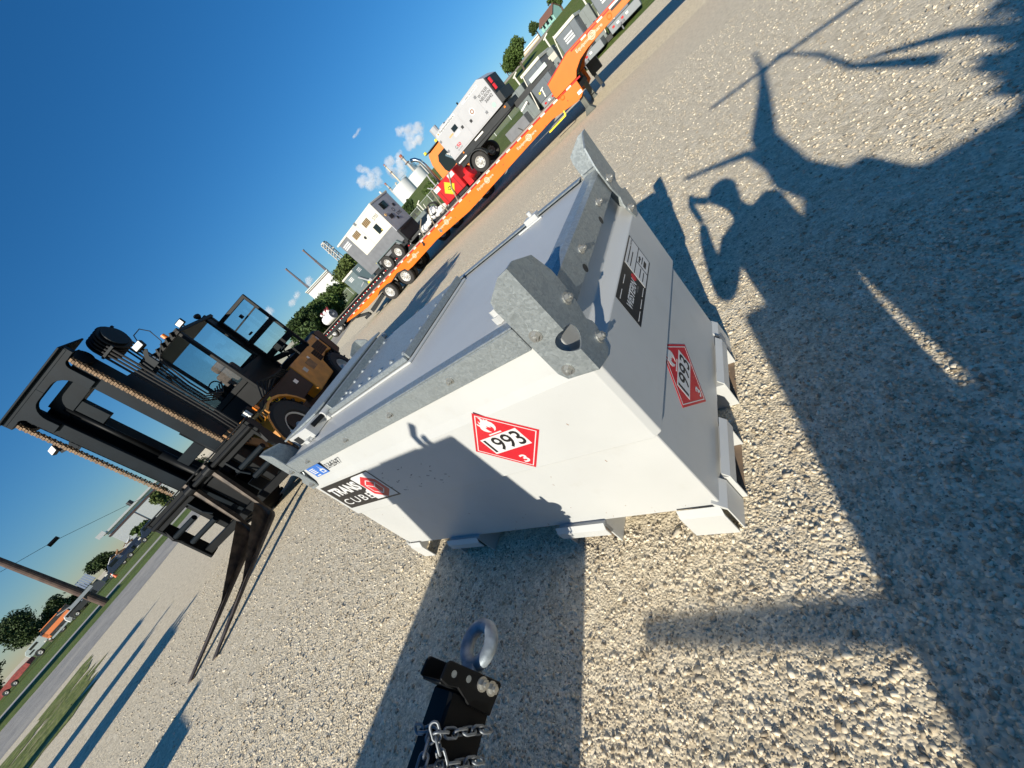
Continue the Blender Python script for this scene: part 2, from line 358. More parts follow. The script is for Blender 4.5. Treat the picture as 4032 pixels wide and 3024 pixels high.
sheet('road', [(-300, -38, -22), (-12, -37.6, -23), (0, -38, -25.5), (8, -38.6, -29), (25, -40, -33)], ASPH, .004)
sheet('grass_verge', [(-300, -250, -38), (0, -250, -38), (10, -230, -38.8), (26.5, -180, -40.2)], GRASSM, .005)
sheet('concrete_path', [(-60, -56, -50), (-1.7, -55, -50.5), (8, -53.5, -48.8), (16, -51.5, -46.8)], CONCM, .012)
# grass tongue beside the road edge
g = np.random.default_rng(12); gp = MB()
for k in range(60):
    t = g.random(); cx_, cy_ = -16.2 - 5.4 * t + (g.random() - .5) * 1.6, -3.4 - 5.5 * g.random() * (.35 + .65 * t); r = .2 + .6 * g.random()
    gp.add([(cx_ + r * (.6 + .6 * g.random()) * math.cos(a), cy_ + 1.6 * r * (.6 + .6 * g.random()) * math.sin(a), .005 + k * .0002) for a in [2 * PI * i / 11 for i in range(11)]], [tuple(range(11))])
struct(gp.build('grass_patch', ground_mat('worn_grass', [(0.10, 0.13, 0.025), (0.17, 0.20, 0.05), (0.34, 0.31, 0.15)], 2.2, 0.6, 0.3, vs=12)), 'stuff')
# ------------------------------------------------------------------ loose stones near the tank and the camera
def stones(name, n, cx, cy, r0, r1, s0, s1, m, seed, pw=1.0, xlim=(-9, 3.2), ylim=(-1.6, 13), fine=False):
    g = np.random.default_rng(seed)
    a = (1 + 5 ** .5) / 2
    V = np.array([(-1, a, 0), (1, a, 0), (-1, -a, 0), (1, -a, 0), (0, -1, a), (0, 1, a), (0, -1, -a), (0, 1, -a), (a, 0, -1), (a, 0, 1), (-a, 0, -1), (-a, 0, 1)]) / 1.9
    Fc = np.array([(0, 11, 5), (0, 5, 1), (0, 1, 7), (0, 7, 10), (0, 10, 11), (1, 5, 9), (5, 11, 4), (11, 10, 2), (10, 7, 6), (7, 1, 8), (3, 9, 4), (3, 4, 2), (3, 2, 6), (3, 6, 8), (3, 8, 9), (4, 9, 5), (2, 4, 11), (6, 2, 10), (8, 6, 7), (9, 8, 1)])
    if fine: V = np.array([(1., 0, 0), (-1, 0, 0), (0, 1, 0), (0, -1, 0), (0, 0, 1), (0, 0, -1)]); Fc = np.array([(0, 2, 4), (2, 1, 4), (1, 3, 4), (3, 0, 4), (2, 0, 5), (1, 2, 5), (3, 1, 5), (0, 3, 5)])
    nv, nq = len(V), len(Fc)
    r = r0 + (r1 - r0) * g.random(n * 3) ** pw; t = g.random(n * 3) * 2 * PI
    x, y = cx + r * np.cos(t), cy + r * np.sin(t)
    k = (x > xlim[0]) & (x < xlim[1]) & (y > ylim[0]) & (y < ylim[1]) & ~((x > -2.3) & (x < -.06) & (y > .06) & (y < 1.1)); x, y = x[k][:n], y[k][:n]; n = len(x)
    s = s0 + (s1 - s0) * g.random(n) ** 3.2
    rot = g.random(n) * 2 * PI; ca, sa = np.cos(rot), np.sin(rot)
    P = V[None] * (0.62 + 0.76 * g.random((n, nv, 1))) * np.stack([s * (.8 + .5 * g.random(n)), s * (.6 + .4 * g.random(n)), s * (.4 + .35 * g.random(n))], 1)[:, None, :]
    tl = (g.random((n, 1)) - .5) * 1.0; Z = P[..., 2] + P[..., 0] * tl
    X = P[..., 0] * ca[:, None] - P[..., 1] * sa[:, None] + x[:, None]; Y = P[..., 0] * sa[:, None] + P[..., 1] * ca[:, None] + y[:, None]
    co = np.stack([X, Y, Z + (s * .12)[:, None]], -1).reshape(-1, 3).astype(np.float32)
    idx = (Fc[None] + (np.arange(n) * nv)[:, None, None]).reshape(-1).astype(np.int32)
    me = bpy.data.meshes.new(name); me.vertices.add(len(co)); me.vertices.foreach_set('co', co.ravel())
    nf = n * nq; me.loops.add(nf * 3); me.loops.foreach_set('vertex_index', idx); me.polygons.add(nf)
    me.polygons.foreach_set('loop_start', np.arange(0, nf * 3, 3, dtype=np.int32)); me.update(calc_edges=True)
    o = put(name, me, m); o['kind'] = 'stuff'; return o
STONEM = mat('limestone_pebbles', (0.92, 0.82, 0.63), 0.85, col2=(0.27, 0.215, 0.145), vscale=60, island=True, spec=0.25)
stones('gravel_stones', 34000, 0.1, -0.1, 0.0, 1.9, .0030, .0115, STONEM, 1, .55)
stones('gravel_stones', 34000, -0.6, 0.6, 1.2, 4.2, .0042, .0140, STONEM, 2, .8)
stones('gravel_stones', 26000, -1.5, 1.5, 3.0, 9.5, .006, .017, STONEM, 3, .75, (-11, 3), (-2.4, 13))
stones('gravel_stones', 330, -0.3, 0.3, 0.2, 4.5, .011, .024, STONEM, 4, .7)
stones('gravel_fines', 60000, -0.1, 0.0, 0.0, 2.6, .0022, .0050, STONEM, 5, .6, fine=True)

# ------------------------------------------------------------------ white fuel tank in front of the camera
L, W = 2.390, 1.147
tank = thing('fuel_tank', 'white steel fuel tank with galvanised corner posts and red 1993 placards on gravel', 'fuel tank')
def oct_loop(x0, x1, y0, y1, c, z): return [(x0 + c, y0, z), (x1 - c, y0, z), (x1, y0 + c, z), (x1, y1 - c, z), (x1 - c, y1, z), (x0 + c, y1, z), (x0, y1 - c, z), (x0, y0 + c, z)]
def loops(ls):
    mb = MB(); n = len(ls[0]); vs = [p for l in ls for p in l]; fs = [tuple(range(n - 1, -1, -1)), tuple((len(ls) - 1) * n + i for i in range(n))]
    for k in range(len(ls) - 1): fs += [(k * n + i, k * n + (i + 1) % n, (k + 1) * n + (i + 1) % n, (k + 1) * n + i) for i in range(n)]
    return mb.add(vs, fs)
loops([oct_loop(-L + .022, -.022, .014, W - .014, .004, .155), oct_loop(-L + .022, -.022, .014, W - .014, .004, .636)]).build('lower_body', WHITE, tank, .004)
loops([oct_loop(-L, 0, 0, W, .022, .630), oct_loop(-L, 0, 0, W, .022, .985), oct_loop(-L + .052, -.052, .012, W - .012, .02, 1.028), oct_loop(-L + .058, -.058, .028, W - .028, .02, 1.145), oct_loop(-L + .058, -.058, .03, W - .03, .02, 1.232)]).build('upper_body', WHITE, tank, .004, seg=2)
for y0, s in ((0, 1), (W, -1)):                                       # long rails: plate plus a top flange
    MB().box((-L + .128, y0 - .006, 1.148), (-.128, y0 + .002, 1.240)).box((-L + .128, y0 - .006 if s > 0 else y0 - .05, 1.2405), (-.128, y0 + .05 if s > 0 else y0 + .006, 1.248)).build('side_rail', GALV, tank, .003)
for x0, s in ((-.012, -1), (-L + .012, 1)):
    r = MB().box((x0 - .004, .175, 1.130), (x0 + .004, W - .09, 1.232)).build('end_rail', GALV, tank, .004)
    MB().prism([(0, 0), (-.02 * 1, .012), (-.07, .014), (-.07, .006), (-.022, .004), (0, -.01)] if s < 0 else [(0, 0), (.02, .012), (.07, .014), (.07, .006), (.022, .004), (0, -.01)], (x0 + .0045 * -s, .175, 1.236), (1, 0, 0), (0, 0, 1), (0, W - .265, 0)).build('rail_flange', GALV, r)
def bolt(parent, p, nrm, r=.017):
    p, nv = Vector(p), Vector(nrm)
    return MB().cyl(p, p + nv * .004, r * 1.25, n=16).cyl(p + nv * .004, p + nv * .016, r * .82, n=6).cyl(p + nv * .016, p + nv * .022, r * .42, n=10).build('bolt', STEEL, parent)
def bracket(cx, cy, sx, sy):
    """bent corner post: one leg along x, one along y, lifting hole through the fold"""
    la = [(0, .985), (.112, .997), (.128, 1.03), (.128, 1.314), (.119, 1.345), (.040, 1.390), (0, 1.394)]
    lb = [(0, .985), (.075, .962), (.112, .966), (.150, 1.040), (.150, 1.062), (.132, 1.09), (.158, 1.15), (.165, 1.235), (.165, 1.27), (.136, 1.350), (.042, 1.392), (0, 1.394)]
    t = .007; A = MB(); ox, oy = cx + sx * .006, cy + sy * .006
    A.prism([(-sx * a, z) for a, z in la], (ox, oy, 0), (1, 0, 0), (0, 0, 1), (0, -sy * t, 0))
    A.prism([(-sy * a, z) for a, z in lb], (ox, oy - sy * .0005, 0), (0, 1, 0), (0, 0, 1), (-sx * t, 0, 0))
    me = A.mesh('corner_bracket'); me.materials.append(GALV)
    ob = bpy.data.objects.new('corner_bracket', me); COL.objects.link(ob)
    d = Vector((sx, sy, 0)).normalized(); q = Vector((ox, oy, 1.118))
    cu = bpy.data.objects.new('cutter', MB().cyl(q - d * .12, q + d * .12, .040, n=28).mesh('cutter')); COL.objects.link(cu)
    bo = ob.modifiers.new('hole', 'BOOLEAN'); bo.object = cu; bo.operation = 'DIFFERENCE'; bo.solver = 'EXACT'; bo.use_self = True
    dg = bpy.context.evaluated_depsgraph_get(); nm = bpy.data.meshes.new_from_object(ob.evaluated_get(dg)); bpy.data.objects.remove(ob); bpy.data.objects.remove(cu)
    br = put('corner_bracket', nm, GALV, tank, .002)
    for a, z in ((.085, 1.185), (.085, 1.032)): bolt(br, (ox - sx * a, oy, z), (0, sy, 0))
    for b, z in ((.122, 1.185), (.118, 1.018)): bolt(br, (ox, oy - sy * b, z), (sx, 0, 0))
    return br
for cx, cy, sx, sy in ((0, 0, 1, -1), (0, W, 1, 1), (-L, 0, -1, -1), (-L, W, -1, 1)): bracket(cx, cy, sx, sy)
MB().prism([(0, 0), (.09, 0), (0, .11)], (-.02, W - .012, 1.25), (-1, 0, 0), (0, 0, 1), (0, -.006, 0)).build('gusset', GALV, tank)
for x in (-.50, -.95, -1.42, -1.98): bolt(tank, (x, -.006, 1.196), (0, -1, 0), .012)
for y in (.42, .80): bolt(tank, (-.008, y, 1.186), (1, 0, 0), .014)
for y in (.36, .72): MB().cyl((-.0078, y, 1.142), (-.0072, y, 1.142), .016, n=16).build('slot', DARKF, tank)
wb = MB()
wb.tube([(-.030 - i * .0232, .0105, .632 + .0006 * math.sin(i * 1.9)) for i in range(100)], [.0026 + .0008 * math.sin(i * 2.3) for i in range(100)], 6)
wb.build('weld_bead', WHITE, tank)
rs = MB()
for i in range(30):
    x, z = -.15 - 2.1 * rng.random(), .17 + .8 * rng.random() ** 2; yy = .0138 if z < .62 else -.0002
    rs.bar((x, yy, z), (x + rng.uniform(-.006, .006), yy, z - rng.uniform(.002, .012)), .0008, rng.uniform(.001, .003), up=(1, 0, 0))
rs.build('rust_speck', mat('rust_fleck', (.25, .13, .06), .8), tank)
# lid, hinge gear and the raised pump hatch on top
MB().box((-2.02, .300, 1.2325), (-.985, 1.045, 1.245)).build('lid_rim', WHITE, tank, .003)
lid = MB().box((-1.955, .325, 1.246), (-1.02, 1.02, 1.266)).build('access_lid', GALV, tank, .002)
MB().box((-1.96, .312, 1.248), (-1.01, .330, 1.278)).build('lid_flange', GALV, lid, .004)
MB().box((-1.018, .331, 1.248), (-1.0, 1.03, 1.286)).build('lid_flange', GALV, lid, .004)
MB().box((-1.965, .331, 1.248), (-1.935, 1.03, 1.315)).build('lid_flange', GALV, lid, .004)
bt = [(-1.09 - .13 * i, .40) for i in range(7)] + [(-1.09, .50 + .105 * i) for i in range(5)] + [(-1.87, .45 + .10 * i) for i in range(6)]
bme = MB().lathe([(.017, 0), (.014, .006), (.008, .012), (.004, .012)], (0, 0, 0), (0, 0, 1), 10).mesh('tread_button')
for x, y in bt: put('tread_button', bme, GALV, lid).location = (x, y, 1.266)
hg = MB().cyl((-1.99, .285, 1.285), (-1.99, .345, 1.285), .026, n=14).box((-2.03, .29, 1.236), (-1.97, .34, 1.285)).build('hinge', WHITE, tank, .003)
MB().cyl((-2.01, .20, 1.295), (-1.99, .284, 1.288), .016, n=12).build('gas_strut', BLACK, hg)
MB().cyl((-1.985, 1.04, 1.285), (-1.985, 1.09, 1.285), .024, n=14).cyl((-1.985, 1.0, 1.29), (-1.985, 1.04, 1.29), .014, n=12).build('hinge', GALV, tank)
ht = MB().box((-2.345, .165, 1.2335), (-2.03, 1.06, 1.318)).build('pump_hatch', WHITE, tank, .004)
MB().prism([(-2.375, .15), (-2.02, .27), (-1.985, .36), (-1.985, 1.08), (-2.375, 1.08)], (0, 0, 1.319), (1, 0, 0), (0, 1, 0), (0, 0, .014)).build('hatch_cover', GALV, ht, .003)
MB().box((-2.29, .1615, 1.245), (-2.20, .1645, 1.30)).build('key_slot', DARKF, ht)
MB().box((-2.14, .13, 1.234), (-2.08, .165, 1.258)).bar((-2.05, .14, 1.24), (-1.99, .12, 1.255), .012).build('latch', WHITE, ht)
MB().cyl((-.235, .125, 1.234), (-.235, .125, 1.262), .026, n=6).cyl((-.235, .125, 1.262), (-.235, .125, 1.285), .017, n=12).build('vent_cap', WHITE, tank)
MB().tube([(-.20, .22, 1.236), (-.175, .27, 1.255), (-.16, .33, 1.262), (-.15, .37, 1.243)], .004, 6).build('cable', mat('copper_wire', (.35, .13, .05), .5), tank)
MB().box((-.48, W - .06, 1.234), (-.40, W - .012, 1.262)).cyl((-.44, W - .03, 1.262), (-.44, W - .03, 1.285), .012).bar((-.36, W - .10, 1.238), (-.52, W - .10, 1.238), .008).build('latch', WHITE, tank)
# feet and fork pockets: folded plates that flare at the top
def flare(x0, x1, y, s, top=.168, d=.018):
    """front plate of a foot on the long side y (s = outward)"""
    return MB().prism([(0, 0), (s * -.006, 0), (s * -.006, top - .03), (-s * d - s * .004, top), (-s * d, top + .004), (0, top - .034)], (x0, y + s * d, .002), (0, 1, 0), (0, 0, 1), (x1 - x0, 0, 0))
for x0, x1 in ((-.20, -.022), (-L + .04, -L + .19)):
    for y, s in ((.0, -1), (W, 1)): flare(x0, x1, y, s).build('foot', WHITE, tank)
def flare_x(y0, y1, x, s, top=.20, d=.02):
    return MB().prism([(0, 0), (-s * .006, 0), (-s * .006, top - .06), (-s * (d + .02), top - .025), (-s * (d + .02), top), (0, top - .05)], (x + s * d, y0, .002), (1, 0, 0), (0, 0, 1), (0, y1 - y0, 0))
for y0, y1 in ((.0, .125), (W - .11, W)):
    flare_x(y0, y1, -.022, 1).build('foot', WHITE, tank); flare_x(y0, y1, -L + .022, -1).build('foot', WHITE, tank)
POCK = mat('pocket_inside', (.14, .11, .085), .8, col2=(.3, .2, .12), vscale=8)
for x0, x1 in ((-.85, -.565), (-1.83, -1.515)):                       # pockets across the tank
    p = MB().box((x0, -.016, .002), (x0 + .008, W + .016, .150)).box((x1 - .008, -.016, .002), (x1, W + .016, .150)).box((x0, -.016, .1505), (x1, W + .016, .158)).build('fork_pocket', WHITE, tank, .002)
    for y, s in ((-.016, -1), (W + .016, 1)):
        MB().prism([(0, 0), (s * .02, -.028), (s * .02, -.075), (s * .014, -.075), (s * .014, -.028), (0, -.008)], (x0 - .006, y, .176), (0, 1, 0), (0, 0, 1), (x1 - x0 + .012, 0, 0)).build('pocket_lip', WHITE, p)
    MB().box((x0 + .009, .02, .004), (x1 - .009, W - .02, .007)).build('pocket_floor', POCK, p)
for y0, y1 in ((.135, .41), (.65, .96)):                              # pockets along the tank, seen at its end
    p = MB().box((-.30, y0, .002), (.018, y0 + .008, .148)).box((-.30, y1 - .008, .002), (.018, y1, .148)).box((-.30, y0, .1485), (.018, y1, .1545)).build('fork_pocket', WHITE, tank, .002)
    MB().prism([(0, 0), (.022, -.03), (.022, -.085), (.016, -.085), (.016, -.03), (0, -.01)], (.0, y0 - .008, .20), (1, 0, 0), (0, 0, 1), (0, y1 - y0 + .016, 0)).build('pocket_lip', WHITE, p)
    MB().box((-.28, y0 + .009, .004), (.01, y1 - .009, .007)).build('pocket_floor', POCK, p)
# placards and stickers
FA = dict(ex=Vector((1, 0, 0)), ey=Vector((0, 0, 1)))                   # long side, looking +y
FE = dict(ex=Vector((0, 1, 0)), ey=Vector((0, 0, 1)))                   # end, looking -x
FLAME = [(-.010, -.055), (-.034, -.046), (-.050, -.026), (-.055, -.002), (-.046, .016), (-.050, .034), (-.044, .050), (-.038, .034), (-.030, .026), (-.028, .046), (-.018, .064), (-.020, .044), (-.008, .050), (.004, .068), (.004, .092), (.016, .074), (.018, .052), (.028, .064), (.030, .046), (.042, .050), (.040, .034), (.050, .016), (.052, -.006), (.046, -.028), (.030, -.046), (.012, -.054), (.024, -.036), (.026, -.018), (.016, -.004), (.014, -.020), (.002, -.006), (-.004, .010), (-.008, -.010), (-.020, -.004), (-.022, -.022), (-.018, -.040)]
def placard(c, f, s, parent):
    c = Vector(c)
    p = flat('placard', [(-s, 0), (0, -s), (s, 0), (0, s)], REDV, parent, c, f['ex'], f['ey'], .0016, .0012)
    nn = f['ex'].cross(f['ey']); q = lambda k: [(-k, 0), (0, -k), (k, 0), (0, k)]
    MB().holed(q(s * .925), q(s * .895), c + nn * .0018, f['ex'], f['ey'], nn * .0003).build('border_line', WHITEV, p)
    flat('number_panel', rect(-.107, -.052, .107, .050), WHITEV, p, c, f['ex'], f['ey'], .0022)
    letter('number', '1993', BLACKV, p, c - f['ex'] * .098 - f['ey'] * .041 + nn * .0012, f['ex'], f['ey'], w=.196, h=.083, bold=.012)
    letter('class_number', '3', WHITEV, p, c - f['ex'] * .017 - f['ey'] * .145 + nn * .0012, f['ex'], f['ey'], w=.034, h=.048, bold=.03)
    flat('flame', [(a * .72, b * .66 + .106) for a, b in FLAME], WHITEV, p, c, f['ex'], f['ey'], .0022)
    flat('flame_bar', rect(-.036, .056, .036, .063), WHITEV, p, c, f['ex'], f['ey'], .0022)
    return p
placard((-.577, 0, .832), FA, .193, tank)['label'] = 'red diamond 1993 placard on the long sunlit side'
placard((-.022, .462, .462), FE, .193, tank)['label'] = 'red diamond 1993 placard low on the shaded end'
tc = flat('maker_sticker', rect(-2.33, .705, -1.633, .965), BLACKV, tank, (0, 0, 0), **FA)
tc['label'] = 'black and white sticker lettered TRANS CUBE with a red cube'
flat('white_field', [(-1.895, .722), (-1.644, .717), (-1.644, .954), (-1.845, .954), (-1.875, .945), (-1.862, .832), (-1.905, .815)][::1], WHITEV, tc, (0, 0, 0), lift=.0020, **FA)
hx = lambda r, cx=-1.757, cz=.828: [(cx + r * 1.02 * math.cos(PI / 6 + i * PI / 3), cz + r * math.sin(PI / 6 + i * PI / 3)) for i in range(6)]
hh = lambda r: [(-1.757 + (a + 1.757) * math.cos(.5) * 1.0 - 0, b) for a, b in hx(r)]
flat('red_cube', hx(.108), REDV, tc, (0, 0, 0), lift=.0030, **FA)
cl = MB(); h6 = hx(.068); V3 = lambda p: (p[0], -.0034, p[1])
for i in range(6): cl.bar(V3(h6[i]), V3(h6[(i + 1) % 6]), .0012, .007, up=Vector((h6[i][0] + 1.757, 0, h6[i][1] - .828)))
for i in (0, 2, 4): cl.bar((-1.757, -.0034, .828), V3(h6[i]), .0012, .007, up=Vector((-(h6[i][1] - .828), 0, h6[i][0] + 1.757)))
cl.build('cube_lines', WHITEV, tc)
letter('lettering', 'TRANS', WHITEV, tc, (-2.285, -.001, .848), (1, 0, 0), (0, 0, 1), w=.400, h=.077, bold=.045)
letter('lettering', 'CUBE', WHITEV, tc, (-2.29, -.001, .742), (1, 0, 0), (0, 0, 1), w=.40, h=.062, bold=.004, space=1.25)
bl = flat('blue_sticker', rect(-2.185, 1.050, -1.985, 1.140), BLUEV, tank, (0, .014, 0), lift=.004, **FA)
bl['label'] = 'blue instruction sticker with a crane hook drawing'
for i in range(4): flat('text_line', rect(-2.172, 1.118 - .013 * i, -2.10, 1.125 - .013 * i), WHITEV, bl, (0, .014, 0), lift=.0048, **FA)
flat('hook_symbol', [(-2.06, 1.062), (-2.00, 1.062), (-2.00, 1.092), (-2.026, 1.098), (-2.030, 1.13), (-2.034, 1.098), (-2.06, 1.092)], WHITEV, bl, (0, .014, 0), lift=.0048, **FA)
flat('tank_symbol', rect(-2.045, 1.068, -2.015, 1.086), BLUEV, bl, (0, .014, 0), lift=.0056, **FA)
flat('arrow_symbol', [(-2.16, 1.056), (-2.12, 1.056), (-2.12, 1.052), (-2.105, 1.060), (-2.12, 1.068), (-2.12, 1.064), (-2.16, 1.064)], WHITEV, bl, (0, .014, 0), lift=.0048, **FA)
letter('serial_number', '134547', BLACKV, tank, (-1.972, .010, 1.072), (1, 0, 0), (0, 0, 1), w=.225, h=.044, bold=-.004)
ws = flat('end_sticker', rect(.383, .815, .845, .980), BLACKV, tank, (0, 0, 0), **FE)
ws['label'] = 'black sticker lettered WESTERN with a white pictogram panel'
flat('white_field', rect(.635, .823, .838, .973), WHITEV, ws, (0, 0, 0), lift=.0020, **FE)
letter('lettering', 'WESTERN', WHITEV, ws, (.0012, .412, .882), (0, 1, 0), (0, 0, 1), w=.178, h=.036, bold=.03, shear=.15)
letter('lettering', 'GLOBAL', mat('dim_print', (.3, .3, .3), .5), ws, (.0012, .545, .866), (0, 1, 0), (0, 0, 1), w=.045, h=.009)
flat('red_cube', [(.612 + .017 * math.cos(PI / 6 + i * PI / 3), .903 + .019 * math.sin(PI / 6 + i * PI / 3)) for i in range(6)], REDV, ws, (0, 0, 0), lift=.0020, **FE)
for a, b in ((.40, .955), (.50, .955), (.40, .832), (.48, .832), (.56, .832)): flat('dash_line', rect(a, b, a + .06, b + .003), WHITEV, ws, (0, 0, 0), lift=.0020, **FE)
for r in (rect(.638, .905, .835, .909), rect(.730, .824, .734, .905), rect(.65, .935, .76, .940), rect(.65, .955, .78, .960), rect(.755, .84, .80, .858), rect(.755, .868, .81, .873), rect(.65, .845, .715, .850), rect(.65, .868, .718, .873)): flat('pictogram', r, BLACKV, ws, (0, 0, 0), lift=.0028, **FE)
flat('pictogram', [(.745, .885), (.775, .885), (.775, .879), (.795, .889), (.775, .899), (.775, .893), (.745, .893)], BLACKV, ws, (0, 0, 0), lift=.0028, **FE)
letter('lettering', 'STACKING', BLACKV, ws, (.002, .785, .955), (0, 1, 0), (0, 0, 1), w=.048, h=.010, depth=.001)
scr = MB()
for i in range(26):
    x, z = -1.1 - rng.random() * .55, .70 + rng.random() * .2; a = rng.uniform(-.5, .5); l = rng.uniform(.004, .02)
    scr.bar((x, -.0004, z), (x + l * math.cos(a), -.0004, z + l * math.sin(a)), .001, rng.uniform(.0015, .005), up=(0, 0, 1))
scr.build('paint_scuff', mat('scuff_mark', (.2, .2, .2), .7), tank)

# ------------------------------------------------------------------ trailer with the cabinet behind the camera: its drawbar and eye are in view
trl = thing('towed_cabinet', 'black drawbar with grey tow eye and safety chains reaching out of the lower edge', 'trailer', (-.67, -.80, 0))
def T(*p): return (p[0] + .67, p[1] + .80, p[2])
MB().box(T(-.72, -2.55, .50), T(-.62, -.812, .67)).build('drawbar', BLACK, trl, .008)
pl = [(-.838, .505), (-.752, .490), (-.744, .497), (-.750, .716), (-.762, .727), (-.805, .730), (-.812, .70), (-.806, .66), (-.835, .60)]
cp = MB().prism(pl, (.05, .80, 0), (0, 1, 0), (0, 0, 1), (.011, 0, 0)).prism(pl, (-.05, .80, 0), (0, 1, 0), (0, 0, 1), (-.011, 0, 0)).box(T(-.72, -.814, .50), T(-.62, -.804, .722)).build('coupler_channel', BLACK, trl, .003)
for z, y in ((.690, -.778), (.630, -.774), (.512, -.768)):
    MB().cyl(T(-.6095, y, z), T(-.6085, y, z), .010, n=14).build('adjust_hole', GALV, cp)
for z in (.572, .530):
    MB().cyl(T(-.609, -.771, z), T(-.605, -.771, z), .021, n=16).cyl(T(-.605, -.771, z), T(-.590, -.771, z), .0155, n=6).cyl(T(-.590, -.771, z), T(-.584, -.771, z), .008, n=10).build('bolt', STEEL, cp)
BLUEGALV = mat('zinc_eye', (.24, .28, .31), .55, .35, var=.25, vscale=25, bump=.25, bscale=40)
ring = [T(-.667 + .0600 * math.cos(t), -.668 + .0600 * math.sin(t), .585) for t in [2 * PI * i / 32 for i in range(32)]]
eye = MB().tube(ring, .0235, 12, True).build('tow_eye', BLUEGALV, trl, smooth=True)
MB().prism([(-.045, 0), (-.028, .055), (.028, .055), (.045, 0)], T(-.667, -.775, .560), (1, 0, 0), (0, 1, 0), (0, 0, .048)).build('eye_shank', BLUEGALV, eye, .006)
LINKM = mat('chain_zinc', (.20, .22, .24), .5, .5, var=.2, vscale=30)
lp = []
for i in range(20):
    t = 2 * PI * i / 20; lp.append((.0125 * math.cos(t) + (.011 if math.cos(t) > 0 else -.011), .0125 * math.sin(t), 0))
lme = MB().tube(lp, .0042, 7, True).mesh('chain_link'); lme.polygons.foreach_set('use_smooth', [True] * len(lme.polygons))
chn = thing('safety_chain', 'steel safety chain wound round the black drawbar', 'chain', (-.67, -.90, 0))
def run_chain(path):
    pts = [Vector(p) for p in path]; step = .0335; seg = 0; k = 0; pos = pts[0].copy(); i = 0
    tot = sum((b - a).length for a, b in zip(pts, pts[1:])); s = 0
    while s < tot:
        a = s; j = 0
        while j < len(pts) - 2 and a > (pts[j + 1] - pts[j]).length: a -= (pts[j + 1] - pts[j]).length; j += 1
        d = (pts[j + 1] - pts[j]).normalized(); q = pts[j] + d * a
        o = put('chain_link', lme, LINKM, chn)
        o.location = q - Vector((-.67, -.90, 0)); o.rotation_mode = 'QUATERNION'
        o.rotation_quaternion = d.to_track_quat('X', 'Z') @ Matrix.Rotation((.75 if k % 2 else -.75) + .15 * math.sin(k), 4, 'X').to_quaternion()
        s += step; k += 1
run_chain([(-.612, -.872, .508), (-.608, -.885, .56), (-.607, -.905, .62), (-.610, -.918, .672), (-.66, -.922, .682), (-.72, -.93, .676)])
run_chain([(-.610, -.918, .690), (-.606, -.945, .665), (-.604, -.97, .64), (-.603, -1.0, .61), (-.604, -1.04, .56)])
run_chain([(-.612, -.945, .505), (-.606, -.958, .555), (-.604, -.972, .60), (-.606, -.99, .66), (-.615, -1.0, .684)])
run_chain([(-.628, -.925, .684), (-.625, -.95, .690), (-.622, -.98, .69), (-.620, -1.03, .69)])
cab = MB().box(T(-1.245, -6.6, .55), T(-.34, -2.43, 1.925)).build('cabinet', GREY1, trl, .01)
MB().box(T(-1.0, -2.9, 1.926), T(-.62, -2.44, 1.932)).cyl(T(-.50, -2.47, 1.925), T(-.50, -2.47, 1.99), .02).tube([T(-.55, -2.45, 1.925), T(-.56, -2.45, 2.0), T(-.50, -2.45, 2.06)], .022, 8).build('exhaust', BLACK, cab)
MB().box(T(-1.22, -6.5, .38), T(-.39, -2.45, .549)).build('chassis', BLACK, trl)
for sx in (-1.42, -.19): wheel(trl, T(sx, -4.6, .33), (math.copysign(1, sx + .8), 0, 0), .33, .2, .19)

# ------------------------------------------------------------------ big forklift: local x = its left-right, y = towards its rear
FL = thing('forklift', 'large black and ochre forklift with its cab door open and forks lowered to the gravel', 'forklift', (-8.1, .75, 0), math.atan2(.585, .81))
def mz(b, z): return b - (z - .25) * .084                              # the mast leans forward
def mbar(mb, x0, x1, b0, b1, z0, z1):
    vs = [(x, mz(b, z), z) for z in (z0, z1) for x, b in ((x0, b0), (x1, b0), (x1, b1), (x0, b1))]
    return mb.add(vs, [(0, 3, 2, 1), (4, 5, 6, 7), (0, 1, 5, 4), (1, 2, 6, 5), (2, 3, 7, 6), (3, 0, 4, 7)])
m = MB()
for x0, x1 in ((-.56, -.30), (.52, .78)):
    mbar(m, x0, x1, .42, .47, .45, 3.80); mbar(m, x0 if x0 < 0 else x1 - .06, x0 + .06 if x0 < 0 else x1, .471, .72, .45, 3.95)
    mbar(m, x0 + .03, x1 - .03, .721, 1.02, .45, 3.78 if x0 < 0 else 3.3)
m.build('mast_rail', BLACKM, FL, .006)
# head plate with rounded openings above the chains and between the rails
hp = MB(); zt, zb_ = 3.985, 3.50
def arc(cx, cz, r, a0, a1, k=6): return [(cx + r * math.cos(a0 + (a1 - a0) * i / k), cz + r * math.sin(a0 + (a1 - a0) * i / k)) for i in range(k + 1)]
left = [(-.735, zt), (-.735, 3.86), (-.66, 3.86)] + arc(-.56, 3.77, .09, PI * .6, 0)[::1] + [(-.47, 3.45), (-.30, 3.45)] + arc(-.07, 3.60, .23, PI, PI * .5) + [(.11, 3.83), (.11, zt)]
right = [(.22 - a, z) for a, z in left]
for poly in (left, right):
    vs = [(a, mz(.36, z), z) for a, z in poly] + [(a, mz(.42, z), z) for a, z in poly]; n = len(poly)
    hp.add(vs, [tuple(range(n)), tuple(range(2 * n - 1, n - 1, -1))] + [(i, (i + 1) % n, n + (i + 1) % n, n + i) for i in range(n)])
mbar(hp, -.735, .955, .30, .75, 3.986, 4.01); mbar(hp, -.72, .94, .355, .42, 3.93, 3.985)
hp.build('mast_head', BLACKM, FL, .004)
